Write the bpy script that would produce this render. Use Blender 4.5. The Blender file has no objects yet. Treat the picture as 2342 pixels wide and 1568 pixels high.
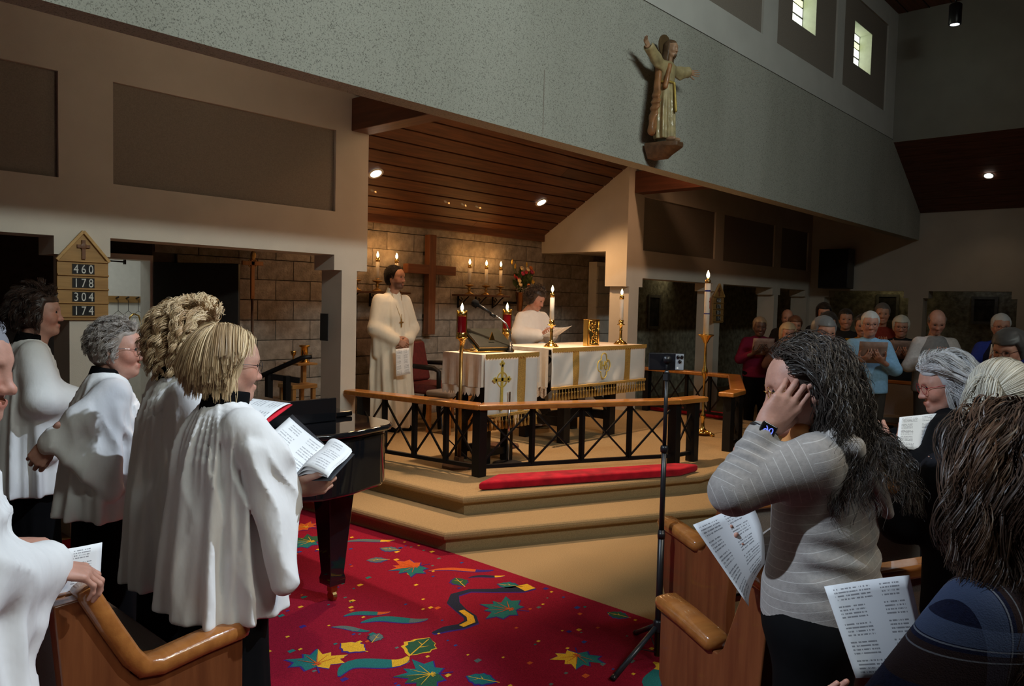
import bpy, math, random
import numpy as np
from mathutils import Vector, Matrix
PI=math.pi
S=bpy.context.scene
COL=S.collection
rng=np.random.default_rng(7); random.seed(7)
# ------------------------------------------------------------------ camera, world, lights, exposure
F_PX,YAW,PITCH,ROLL,EYE=1776.0,math.radians(42.06),math.radians(-2.94),math.radians(1.36),1.65
cam=bpy.data.cameras.new('camera'); cam_o=bpy.data.objects.new('camera',cam); COL.objects.link(cam_o)
cam.sensor_width=36.0; cam.lens=F_PX/2342*36.0; cam.clip_start=0.05; cam.clip_end=200
fw=Vector((math.cos(PITCH)*math.cos(YAW),math.cos(PITCH)*math.sin(YAW),math.sin(PITCH)))
rt=Vector((math.sin(YAW),-math.cos(YAW),0)); up=rt.cross(fw)
rt2=rt*math.cos(ROLL)+up*math.sin(ROLL); up2=up*math.cos(ROLL)-rt*math.sin(ROLL)
m=Matrix((rt2,up2,-fw)).transposed().to_4x4(); m.translation=Vector((0,0,EYE)); cam_o.matrix_world=m
S.camera=cam_o
cam.dof.use_dof=False
S.view_settings.view_transform='Standard'; S.view_settings.look='None'
S.view_settings.exposure=-0.7; S.view_settings.gamma=1.0; S.view_settings.use_curve_mapping=False
wd=bpy.data.worlds.new('world'); S.world=wd; wd.use_nodes=True
wd.node_tree.nodes['Background'].inputs[0].default_value=(0.55,0.62,0.72,1); wd.node_tree.nodes['Background'].inputs[1].default_value=0.005
WARM=(1.0,0.57,0.26); COOL=(0.72,0.85,1.0); DAY=(0.86,0.95,0.88)
def lamp(name,kind,loc,energy,color,size=0.1,target=None,angle=60,blend=0.5,size_y=None,shape=None):
    l=bpy.data.lights.new(name,kind); l.energy=energy; l.color=color
    o=bpy.data.objects.new(name,l); COL.objects.link(o); o.location=loc
    if kind=='AREA':
        l.size=size
        if size_y: l.shape='RECTANGLE'; l.size_y=size_y
    else: l.shadow_soft_size=size
    if kind=='SPOT': l.spot_size=math.radians(angle); l.spot_blend=blend
    if target is not None:
        d=Vector(target)-Vector(loc); o.rotation_euler=d.to_track_quat('-Z','Y').to_euler()
    return o
LT={}
# recessed downlights of the altar recess, warm
lamp('altar_downlight','SPOT',(5.02,6.42,2.90),85,WARM,0.07,(5.1,4.85,0.3),112,0.8)
lamp('altar_downlight','SPOT',(7.67,6.42,2.90),170,WARM,0.07,(7.8,4.95,0.5),118,0.7)
# assumed, unseen recessed downlights in the aisle ceiling behind the header wall
lamp('aisle_downlight','SPOT',(2.6,4.35,3.95),520,(1,0.78,0.60),0.06,(3.0,2.9,0),66,0.6)
lamp('aisle_downlight','SPOT',(5.3,4.45,3.9),760,(1,0.70,0.44),0.06,(5.2,3.35,0),92,0.7)
lamp('aisle_downlight','SPOT',(5.7,4.45,3.9),105,(1,0.50,0.27),0.06,(5.3,4.6,0),138,0.8)
lamp('aisle_downlight','SPOT',(8.3,4.3,3.9),90,(1,0.56,0.30),0.06,(8.9,4.6,0),138,0.8)
lamp('aisle_downlight','SPOT',(13.75,2.68,3.70),8,(1,0.72,0.45),0.06,(13.4,2.6,0),110,0.7)  # this one belongs to the visible far-right downlight
# assumed cool white track spots hung from the nave ceiling, then two added warm fills
lamp('added_nave_spot','SPOT',(3.9,-0.4,5.6),1900,COOL,0.04,(1.4,2.7,1.0),30,0.45)
lamp('added_nave_spot','SPOT',(-1.7,2.7,5.6),2000,COOL,0.05,(2.75,0.70,1.15),25,0.4)
lamp('added_nave_spot','SPOT',(6.2,0.4,5.6),230,COOL,0.06,(8.7,2.35,1.2),13,0.6)
lamp('added_nave_spot','SPOT',(6.6,-2.0,5.6),60,(1,0.90,0.75),0.06,(5.0,3.6,0.6),34,0.6)  # added warm-white fill to brighten the steps, not a track spot
lamp('added_nave_spot','SPOT',(3.4,-2.2,5.6),230,(1,0.60,0.30),0.06,(2.2,0.6,0.9),40,0.6)  # unseen warm fill added behind the viewer to brown the shaded backs
# assumed daylight: added area lamp in front of the unseen, windowless opposite header wall
o_=lamp('assumed_daylight','AREA',(3.8,-3.6,5.95),340,DAY,7.0,(4.6,3.82,3.8),size_y=0.4); o_.data.spread=math.radians(112)

# ------------------------------------------------------------------ materials
def nd(nt,t,**kw):
    n=nt.nodes.new(t)
    for k,v in kw.items():
        if k in n.inputs.keys(): n.inputs[k].default_value=v
        else: setattr(n,k,v)
    return n
MATS={}
def mat(name,col,rough=0.6,metal=0.0,var=0.12,scale=20.0,bump=0.0,bscale=60.0,spec=0.5,coat=0.0,emit=None,estr=0.0,trans=0.0,col2=None,stretch=None,sss=0.0,sheen=0.0,attr=None,coord='Object'):
    if name in MATS: return MATS[name]
    if rough>=.8 and spec==.5: spec=.12
    m=bpy.data.materials.new(name); m.use_nodes=True; nt=m.node_tree; b=nt.nodes['Principled BSDF']; L=nt.links
    b.inputs['Roughness'].default_value=rough; b.inputs['Metallic'].default_value=metal
    b.inputs['Specular IOR Level'].default_value=spec; b.inputs['Coat Weight'].default_value=coat
    b.inputs['Transmission Weight'].default_value=trans; b.inputs['Sheen Weight'].default_value=sheen
    if sss: b.inputs['Subsurface Weight'].default_value=sss; b.inputs['Subsurface Radius'].default_value=(0.012,0.004,0.002); b.inputs['Subsurface Scale'].default_value=1.0
    tc=nd(nt,'ShaderNodeTexCoord'); mp=nd(nt,'ShaderNodeMapping'); L.new(tc.outputs[coord],mp.inputs[0])
    if stretch: mp.inputs['Scale'].default_value=stretch
    no=nd(nt,'ShaderNodeTexNoise'); no.inputs['Scale'].default_value=scale; no.inputs['Detail'].default_value=4; L.new(mp.outputs[0],no.inputs['Vector'])
    c=Vector(col); c2=Vector(col2) if col2 else c*(1-var*2)
    c1=c if col2 else c*(1+var)
    rp=nd(nt,'ShaderNodeValToRGB'); rp.color_ramp.elements[0].position=0.32; rp.color_ramp.elements[1].position=0.68
    rp.color_ramp.elements[0].color=(*[min(1,max(0,x)) for x in c2],1); rp.color_ramp.elements[1].color=(*[min(1,x) for x in c1],1)
    L.new(no.outputs['Fac'],rp.inputs[0]); out=rp.outputs[0]
    if attr:
        at=nd(nt,'ShaderNodeAttribute'); at.attribute_name=attr
        mx=nd(nt,'ShaderNodeMix'); mx.data_type='RGBA'; mx.blend_type='MULTIPLY'; mx.inputs[0].default_value=1.0
        L.new(out,mx.inputs[6]); L.new(at.outputs['Color'],mx.inputs[7]); out=mx.outputs[2]
    L.new(out,b.inputs['Base Color'])
    if bump:
        n2=nd(nt,'ShaderNodeTexNoise'); n2.inputs['Scale'].default_value=bscale; n2.inputs['Detail'].default_value=3; L.new(mp.outputs[0],n2.inputs['Vector'])
        bp=nd(nt,'ShaderNodeBump'); bp.inputs['Strength'].default_value=bump; bp.inputs['Distance'].default_value=0.01
        L.new(n2.outputs['Fac'],bp.inputs['Height']); L.new(bp.outputs[0],b.inputs['Normal'])
    if emit: b.inputs['Emission Color'].default_value=(*emit,1); b.inputs['Emission Strength'].default_value=estr
    MATS[name]=m; return m
def wood(name,c1,c2,rough=0.4,axis='X',coat=0.2,scale=1.0):
    st={'X':(1.2,14,14),'Y':(14,1.2,14),'Z':(14,14,1.2)}[axis]
    return mat(name,c1,rough,col2=c2,scale=2.2*scale,stretch=st,bump=0.08,bscale=8,coat=coat)
WALL=mat('painted_plaster',(0.60,0.55,0.48),0.85,var=0.03,scale=3,bump=0.12,bscale=160)
PANEL=mat('acoustic_fabric',(0.27,0.235,0.20),0.95,var=0.06,scale=120,bump=0.2,bscale=400)
def header_mat():
    m=bpy.data.materials.new('flecked_board'); m.use_nodes=True; nt=m.node_tree; b=nt.nodes['Principled BSDF']; L=nt.links
    b.inputs['Roughness'].default_value=0.95
    tc=nd(nt,'ShaderNodeTexCoord')
    a=nd(nt,'ShaderNodeTexNoise'); a.inputs['Scale'].default_value=120; a.inputs['Detail'].default_value=3; a.inputs['Roughness'].default_value=.7; L.new(tc.outputs['Object'],a.inputs['Vector'])
    r=nd(nt,'ShaderNodeValToRGB'); e=r.color_ramp.elements; e[0].position=.34; e[0].color=(.15,.15,.13,1); e[1].position=.47; e[1].color=(.45,.455,.405,1)
    L.new(a.outputs['Fac'],r.inputs[0])
    n=nd(nt,'ShaderNodeTexNoise'); n.inputs['Scale'].default_value=.9; n.inputs['Detail'].default_value=3; mp=nd(nt,'ShaderNodeMapping'); mp.inputs['Scale'].default_value=(1.4,1,.35)
    L.new(tc.outputs['Object'],mp.inputs[0]); L.new(mp.outputs[0],n.inputs['Vector'])
    r2=nd(nt,'ShaderNodeValToRGB'); e=r2.color_ramp.elements; e[0].position=.3; e[0].color=(.80,.80,.78,1); e[1].position=.62; e[1].color=(1,1,1,1); L.new(n.outputs['Fac'],r2.inputs[0])
    mx=nd(nt,'ShaderNodeMix'); mx.data_type='RGBA'; mx.blend_type='MULTIPLY'; mx.inputs[0].default_value=1; L.new(r.outputs[0],mx.inputs[6]); L.new(r2.outputs[0],mx.inputs[7]); L.new(mx.outputs[2],b.inputs['Base Color'])
    bp=nd(nt,'ShaderNodeBump'); bp.inputs['Strength'].default_value=.4; bp.inputs['Distance'].default_value=.01; L.new(a.outputs['Fac'],bp.inputs['Height']); L.new(bp.outputs[0],b.inputs['Normal'])
    return m
HEAD=header_mat()
BLOCK=mat('split_face_block',(0.30,0.26,0.22),0.95,var=0.16,scale=14,bump=0.7,bscale=45)
BLOCK2=mat('split_face_block_light',(0.34,0.295,0.25),0.95,var=0.16,scale=11,bump=0.7,bscale=40)
MORTAR=mat('mortar',(0.13,0.115,0.10),0.95,var=0.1)
PLANK=wood('ceiling_cedar',(0.15,0.052,0.018),(0.070,0.023,0.009),0.55,'X',0.05)
PLANK2=wood('ceiling_cedar_dark',(0.095,0.033,0.012),(0.048,0.016,0.007),0.55,'X',0.05)
BEAM=wood('beam_wood',(0.15,0.048,0.022),(0.09,0.028,0.014),0.5,'Y',0.05)
OAK=wood('pew_oak',(0.20,0.066,0.022),(0.13,0.040,0.014),0.32,'Z',0.35)
OAKT=wood('pew_oak_cap',(0.40,0.15,0.036),(0.29,0.10,0.024),0.22,'Y',0.6)
RAILW=wood('rail_oak',(0.46,0.19,0.040),(0.33,0.125,0.026),0.28,'X',0.5)
BOARDW=wood('light_oak',(0.42,0.235,0.075),(0.31,0.165,0.05),0.5,'X',0.1)
CROSSW=wood('cross_wood',(0.20,0.075,0.03),(0.13,0.045,0.02),0.5,'Z',0.1)
DARKW=mat('dark_stained_wood',(0.010,0.009,0.009),0.5,var=0.2,spec=.25)
BROWNW=wood('brown_walnut',(0.12,0.05,0.025),(0.07,0.028,0.015),0.4,'Z',0.2)
CARPET=mat('tan_carpet',(0.42,0.295,0.155),0.98,var=0.14,scale=220,bump=0.6,bscale=500)
RED=mat('red_carpet',(0.31,0.008,0.030),0.98,var=0.2,scale=260,bump=0.6,bscale=520)
CUSH=mat('red_velvet',(0.42,0.006,0.022),0.85,var=0.2,scale=9,bump=0.15,bscale=120,sheen=0.12)
IRON=mat('black_iron',(0.006,0.006,0.007),0.45,var=0.1,spec=.3)
BLACKP=mat('black_plastic',(0.012,0.012,0.014),0.35,var=0.05)
PIANO=mat('piano_lacquer',(0.006,0.006,0.007),0.06,var=0.0,coat=1.0)
BRASS=mat('polished_brass',(0.86,0.56,0.16),0.2,1.0,var=0.06)
BRASSD=mat('aged_brass',(0.45,0.28,0.10),0.38,1.0,var=0.1)
CHROME=mat('chrome',(0.75,0.75,0.76),0.12,1.0,var=0.0)
WAX=mat('white_wax',(0.82,0.78,0.70),0.5,var=0.02,sss=0.0)
FLAME=mat('flame',(1,0.8,0.4),0.5,emit=(1.0,0.78,0.38),estr=22)
BULB=mat('lamp_lens',(1,0.95,0.85),0.4,emit=(1.0,0.93,0.80),estr=30)
BULBC=mat('lamp_lens_cool',(0.9,0.95,1),0.4,emit=(0.80,0.90,1.0),estr=9)
LINEN=mat('white_linen',(0.80,0.74,0.66),0.85,var=0.03,scale=30,bump=0.08,bscale=300)
LACE=mat('cream_lace',(0.62,0.50,0.40),0.9,var=0.2,scale=70,bump=0.4,bscale=120)
SATIN=mat('white_satin',(0.80,0.82,0.82),0.42,var=0.02,scale=8,sheen=0.3)
GOLDC=mat('gold_braid',(0.62,0.38,0.10),0.55,0.25,var=0.2,scale=160,bump=0.5,bscale=260)
GOLDT=mat('gold_thread',(0.74,0.58,0.12),0.5,0.2,var=0.15,scale=200)
WHITE=mat('white_paint',(0.85,0.84,0.80),0.6,var=0.02)
PAPER=mat('paper',(0.86,0.87,0.88),0.7,var=0.01)
GREYF=mat('grey_pew_fabric',(0.22,0.185,0.165),0.95,var=0.08,scale=200,bump=0.4,bscale=400,sheen=0.2)
MAROON=mat('maroon_leather',(0.13,0.018,0.018),0.5,var=0.15,scale=30)
BLACKC=mat('black_cloth',(0.005,0.005,0.006),0.9,var=0.1,scale=60,bump=0.1,spec=.08)
GLASSRED=mat('red_glass',(0.22,0.004,0.008),0.12,var=0.05,coat=0.6)
# ------------------------------------------------------------------ mesh helpers
class MB:
    def __init__(s): s.v=[]; s.f=[]
    def add(s,v,f):
        k=len(s.v); s.v+= [tuple(map(float,p)) for p in v]; s.f+=[tuple(i+k for i in q) for q in f]; return s
    def box(s,x0,x1,y0,y1,z0,z1):
        v=[(x0,y0,z0),(x1,y0,z0),(x1,y1,z0),(x0,y1,z0),(x0,y0,z1),(x1,y0,z1),(x1,y1,z1),(x0,y1,z1)]
        return s.add(v,[(0,3,2,1),(4,5,6,7),(0,1,5,4),(1,2,6,5),(2,3,7,6),(3,0,4,7)])
    def obox(s,c,ax,ay,az):
        c,ax,ay,az=map(Vector,(c,ax,ay,az)); v=[]
        for k in(-1,1):
            for i,j in((-1,-1),(1,-1),(1,1),(-1,1)): v.append(c+ax*i+ay*j+az*k)
        f=[(0,3,2,1),(4,5,6,7),(0,1,5,4),(1,2,6,5),(2,3,7,6),(3,0,4,7)]
        if ax.cross(ay).dot(az)<0: f=[q[::-1] for q in f]
        return s.add(v,f)
    def bar(s,a,b,w,h,upv=(0,0,1)):
        a,b=Vector(a),Vector(b); d=b-a; L=d.length; d/=L; u=Vector(upv); sd=d.cross(u)
        if sd.length<1e-4: sd=d.cross(Vector((0,1,0)))
        sd.normalize(); u=sd.cross(d)
        return s.obox((a+b)/2,d*L/2,sd*w/2,u*h/2)
    def prism(s,poly,z0,z1,axis='z'):
        n=len(poly); A=sum(poly[i][0]*poly[(i+1)%n][1]-poly[(i+1)%n][0]*poly[i][1] for i in range(n))
        if A<0: poly=poly[::-1]
        def P(p,z):
            return (p[0],p[1],z) if axis=='z' else ((p[0],z,p[1]) if axis=='y' else (z,p[0],p[1]))
        v=[P(p,z0) for p in poly]+[P(p,z1) for p in poly]
        f=[tuple(range(n))[::-1],tuple(range(n,2*n))]+[(i,(i+1)%n,n+(i+1)%n,n+i) for i in range(n)]
        if axis=='y': f=[q[::-1] for q in f]
        return s.add(v,f)
    def tube(s,pts,r,n=8,cap=True):
        pts=[Vector(p) for p in pts]; m=len(pts); rr=r if hasattr(r,'__len__') else [r]*m
        v=[];f=[]; prev=None
        for i in range(m):
            d=(pts[min(i+1,m-1)]-pts[max(i-1,0)]).normalized()
            if prev is None:
                a=d.cross(Vector((0,0,1)))
                if a.length<1e-3: a=d.cross(Vector((1,0,0)))
            else: a=prev-d*prev.dot(d)
            a.normalize(); prev=a; b=d.cross(a)
            for k in range(n): t=2*PI*k/n; v.append(pts[i]+(a*math.cos(t)+b*math.sin(t))*rr[i])
        for i in range(m-1):
            for k in range(n): f.append((i*n+k,i*n+(k+1)%n,(i+1)*n+(k+1)%n,(i+1)*n+k))
        if cap: f.append(tuple(range(n))[::-1]); f.append(tuple((m-1)*n+k for k in range(n)))
        return s.add(v,f)
    def lathe(s,prof,c=(0,0,0),n=16,cap=True):
        v=[];f=[]; m=len(prof)
        for r,z in prof:
            for k in range(n): t=2*PI*k/n; v.append((c[0]+r*math.cos(t),c[1]+r*math.sin(t),c[2]+z))
        for i in range(m-1):
            for k in range(n): f.append((i*n+k,i*n+(k+1)%n,(i+1)*n+(k+1)%n,(i+1)*n+k))
        if cap: f.append(tuple(range(n))[::-1]); f.append(tuple((m-1)*n+k for k in range(n)))
        return s.add(v,f)
    def ball(s,c,r,n=10,m=7):
        r=r if hasattr(r,'__len__') else (r,r,r); v=[(c[0],c[1],c[2]-r[2])];f=[]
        for i in range(1,m):
            a=PI*i/m
            for k in range(n): t=2*PI*k/n; v.append((c[0]+r[0]*math.sin(a)*math.cos(t),c[1]+r[1]*math.sin(a)*math.sin(t),c[2]-r[2]*math.cos(a)))
        v.append((c[0],c[1],c[2]+r[2])); e=len(v)-1
        for k in range(n): f.append((0,1+(k+1)%n,1+k)); f.append((e,1+(m-2)*n+k,1+(m-2)*n+(k+1)%n))
        for i in range(m-2):
            for k in range(n): f.append((1+i*n+k,1+i*n+(k+1)%n,1+(i+1)*n+(k+1)%n,1+(i+1)*n+k))
        return s.add(v,f)
    def grid(s,P,flip=False):
        nu,nv=len(P),len(P[0]); v=[p for r in P for p in r]
        f=[(i*nv+j,(i+1)*nv+j,(i+1)*nv+j+1,i*nv+j+1) for i in range(nu-1) for j in range(nv-1)]
        if flip: f=[q[::-1] for q in f]
        return s.add(v,f)
def link(name,me,material,parent=None,loc=None,smooth=False,bevel=0,seg=2,label=None):
    o=bpy.data.objects.new(name,me); COL.objects.link(o)
    if material is not None:
        for mm in (material if isinstance(material,(list,tuple)) else [material]): me.materials.append(mm)
    if smooth: me.polygons.foreach_set('use_smooth',[True]*len(me.polygons))
    if parent is not None: o.parent=parent
    if loc is not None: o.location=loc
    if bevel:
        b=o.modifiers.new('bevel','BEVEL'); b.width=bevel; b.segments=seg; b.limit_method='ANGLE'; b.angle_limit=math.radians(35)
        me.polygons.foreach_set('use_smooth',[True]*len(me.polygons)); 
        b.harden_normals=True
    if label: o['label']=label
    return o
def obj(name,mb,material,parent=None,**kw):
    me=bpy.data.meshes.new(name); me.from_pydata(mb.v,[],mb.f); me.update()
    return link(name,me,material,parent,**kw)
def npmesh(name,V,Fq,material,parent=None,**kw):
    me=bpy.data.meshes.new(name); V=np.asarray(V,np.float32); Fq=np.asarray(Fq,np.int32)
    k=Fq.shape[1]; me.vertices.add(len(V)); me.vertices.foreach_set('co',V.ravel())
    me.loops.add(Fq.size); me.loops.foreach_set('vertex_index',Fq.ravel())
    me.polygons.add(len(Fq)); me.polygons.foreach_set('loop_start',np.arange(0,Fq.size,k,dtype=np.int32)); me.polygons.foreach_set('loop_total',np.full(len(Fq),k,np.int32))
    me.update(calc_edges=True); kw.setdefault('smooth',True)
    return link(name,me,material,parent,**kw)
def thing(name,label,cat,loc=(0,0,0),rotz=0,group=None):
    o=bpy.data.objects.new(name,None); o.empty_display_size=.1; COL.objects.link(o); o.location=loc; o.rotation_euler=(0,0,rotz)
    return tag(o,label,cat,group)
def tag(o,label,cat,group=None):
    o['label']=label; o['category']=cat
    if group: o['group']=group
    return o
def struct(o): o['kind']='structure'; return o
def dup(o,parent=None,loc=None,rotz=None,label=None):
    c=o.copy(); COL.objects.link(c)
    if parent is not None: c.parent=parent
    if loc is not None: c.location=loc
    if rotz is not None: c.rotation_euler=(0,0,rotz)
    if label: c['label']=label
    for ch in list(o.children): dup(ch,c)
    return c
def text_mesh(name,s,size,material,parent,loc,rot,depth=0.002,align='CENTER',sx=1.0):
    cu=bpy.data.curves.new('txt','FONT'); cu.body=s; cu.size=size; cu.extrude=depth; cu.align_x=align; cu.align_y='CENTER'; cu.resolution_u=3
    to=bpy.data.objects.new('txt',cu); COL.objects.link(to)
    dg=bpy.context.evaluated_depsgraph_get(); me=bpy.data.meshes.new_from_object(to.evaluated_get(dg))
    bpy.data.objects.remove(to); bpy.data.curves.remove(cu)
    me.materials.clear(); o=link(name,me,material,parent); o.location=loc; o.rotation_euler=rot; o.scale=(sx,1,1); return o
# ------------------------------------------------------------------ the room
def holes(mb,x0,x1,z0,z1,hs,y0,y1,swap=False):
    xs=sorted({x0,x1,*[min(max(v,x0),x1) for h in hs for v in h[:2]]}); zs=sorted({z0,z1,*[min(max(v,z0),z1) for h in hs for v in h[2:]]})
    for i in range(len(xs)-1):
        run=None
        for j in range(len(zs)-1):
            cx=(xs[i]+xs[i+1])/2; cz=(zs[j]+zs[j+1])/2
            if any(h[0]<cx<h[1] and h[2]<cz<h[3] for h in hs):
                run=None; continue
            if swap: mb.box(y0,y1,xs[i],xs[i+1],zs[j],zs[j+1])
            else: mb.box(xs[i],xs[i+1],y0,y1,zs[j],zs[j+1])
    return mb
XL,XR,YW=-3.0,14.57,5.65
struct(obj('floor',MB().box(-3,17,-9.2,9.6,-.2,0),CARPET))
# lower wall beside the altar recess: openings, inset piers, recessed fabric panels
opL=[(-2.6,1.77,-1,2.02),(2.12,3.95,-1,2.03),(1.68,2.21,-1,-.5)]
insL=[(-2.6,1.86,-1,1.9),(2.03,4.03,-1,1.9),(4.19,4.5,-1,1.9)]
panL=[(-.2,1.80,2.40,3.085),(2.14,3.955,2.40,3.09)]
w=struct(obj('wall_left',holes(MB(),XL,4.30,0,4.75,opL+insL+panL,5.65,5.69),WALL))
obj('backing',holes(MB(),XL,4.30,0,4.75,opL+insL+panL,5.69,5.95),WALL,w)
for p in panL: obj('fabric_panel',MB().box(p[0],p[1],5.678,5.95,p[2],p[3]),PANEL,w)
opR=[(8.815,10.76,-1,2.02),(11.10,12.90,-1,2.02),(13.22,14.34,-1,2.02)]
insR=[(8.73,10.84,-1,1.9),(11.02,12.98,-1,1.9),(13.14,14.42,-1,1.9),(8.0,8.50,-1,1.9)]
panR=[(8.805,10.79,2.385,3.09),(11.06,12.92,2.375,3.085),(13.2,14.4,2.38,3.08)]
w=struct(obj('wall_right',holes(MB(),8.43,XR+.3,0,4.75,opR+insR+panR,5.65,5.69),WALL))
obj('backing',holes(MB(),8.43,XR+.3,0,4.75,opR+insR+panR,5.69,5.95),WALL,w)
for p in panR: obj('fabric_panel',MB().box(p[0],p[1],5.678,5.95,p[2],p[3]),PANEL,w)
# side walls of the altar recess (with low openings at the rear)
def sidewall(name,xa,xb):
    mb=MB(); 
    mb.add([(x,y,z) for x in(xa,xb) for y,z in((5.95,1.9),(5.95,3.35),(7.25,2.55),(7.25,2.36),(5.99,2.36),(5.99,1.9))],[])
    k=0; n=6
    mb.f+=[tuple(range(n)),tuple(range(n,2*n))[::-1]]+[(i,n+i,n+(i+1)%n,(i+1)%n) for i in range(n)]
    return struct(obj(name,mb,WALL))
sidewall('wall_recess_left',4.05,4.29); sidewall('wall_recess_right',8.44,8.68)
# rear wall of concrete blocks, each block a piece
rear=struct(obj('wall_rear',MB().box(3.02,10.35,7.12,7.3,-.02,2.75),MORTAR))
bm=[]
for k in range(6):
    mb=MB(); r=random.Random(k); nx,nz=5,3
    P=[[(-.199+.398*i/(nx-1),(-.022+r.uniform(-.006,.004)) if 0<i<nx-1 and 0<j<nz-1 else (-.016 if (i in(0,nx-1) or j in(0,nz-1)) else -.02),-.0975+.195*j/(nz-1)) for j in range(nz)] for i in range(nx)]
    mb.grid(P); mb.box(-.199,.199,-.006,.03,-.0975,.0975)
    me=bpy.data.meshes.new('block'); me.from_pydata(mb.v,[],mb.f); me.materials.append(BLOCK if k%3 else BLOCK2); bm.append(me)
for j in range(13):
    z=.1+j*.203; off=.203 if j%2 else 0
    for i in range(19):
        x=3.04+.203+i*.406-off
        if x<3.05+.1 or x>10.25: continue
        o=bpy.data.objects.new('block',bm[(i*7+j*3+(i*j)%5)%6]); COL.objects.link(o); o.parent=rear; o.location=(x,7.11+random.uniform(-.003,.003),z)
# pale block pier seen through the recess opening
pier=struct(obj('wall_pier',MB().box(9.55,10.3,6.93,7.08,0,2.3),WHITE))
pb=mat('painted_block',(0.55,0.54,0.50),0.9,var=.08,scale=9,bump=.5,bscale=50)
for j in range(11):
    for i in range(2): obj('block',MB().box(9.552+.374*i+(.0 if j%2 else 0),9.552+.374*(i+1)-.006,6.905,6.94,.004+j*.203,.199+j*.203),pb,pier,bevel=.006)
# sloping cedar ceiling over recess and aisle: planks
def slope(y): return 3.45-.6*(y-5.65)
ce=struct(obj('ceiling_slope',MB().add([(XL,3.9,slope(3.9)+.05),(XR+.2,3.9,slope(3.9)+.05),(XR+.2,7.3,slope(7.3)+.05),(XL,7.3,slope(7.3)+.05)],[(0,1,2,3)]),DARKW))
ny=Vector((0,-.6,-1)).normalized(); sl=Vector((0,1,-.6)).normalized()
npk=22; st=(7.25-3.95)/npk
for k in range(npk):
    yc=3.95+(k+.5)*st; c=Vector((0,yc,slope(yc)+.012)); hw=st*1.166/2-.008
    for (xa,xb) in ((XL,2.2+.6*(k%3)),(2.2+.6*(k%3)+.002,7.0+.5*((k*2)%5)),(7.0+.5*((k*2)%5)+.002,XR)):
        if yc>5.9 and xb<4.3: continue
        o=obj('plank',MB().obox(((xa+xb)/2,c.y,c.z),((xb-xa)/2,0,0),sl*hw,ny*.013),PLANK if (k*5+int(xa))%3 else PLANK2,ce,bevel=.004,seg=1)
# fascia board where the cedar meets the block wall
struct(obj('trim_1',MB().box(4.29,8.44,7.04,7.10,2.52,2.64),PLANK,bevel=.006))
# beams
for x in (4.11,8.56):
    struct(obj('trim_beam',MB().box(x,x+.20,3.99,5.65,3.11,3.39),BEAM,bevel=.008))
    struct(obj('trim_beam_cap',MB().box(x+.02,x+.14,4.4,5.64,3.42,3.60),BEAM,bevel=.008))
# header wall with flecked board, then the smooth clerestory band above
hd=MB(); hd.prism([(XL,2.91),(XR,2.89),(XR,3.36),(12.93,4.30),(XL,4.30)],3.82,3.98,axis='y'); hd=struct(obj('wall_header',hd,HEAD))
for i,(x0,x1) in enumerate(((XL,4.52),(4.524,9.3),(9.304,XR))): pass
obj('joint',MB().box(4.52,4.526,3.8185,3.822,2.93,3.4),PANEL,hd)
cl_p=[(2.4,4.1,4.66,5.93),(4.45,6.15,4.66,5.93),(6.5,8.24,4.66,5.93),(8.61,10.43,4.66,5.93),(10.69,12.50,4.66,5.93)]
win=[(p[0]+.45,p[0]+1.17,5.05,5.63) for p in cl_p]
cs=struct(obj('wall_clerestory',holes(MB(),XL,12.93,4.32,6.25,cl_p,3.835,3.87),mat('clerestory_paint',(0.56,0.56,0.53),0.85,var=.03,scale=3)))
trim=struct(obj('trim_2',MB().box(XL,12.93,3.845,3.98,4.30,4.325),PANEL))
for p,wn in zip(cl_p,win): obj('recessed_panel',holes(MB(),p[0],p[1],p[2],p[3],[wn],3.86,4.10),PANEL,cs)
REV=mat('window_reveal',(0.62,0.66,0.52),0.8,var=.03)
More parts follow.
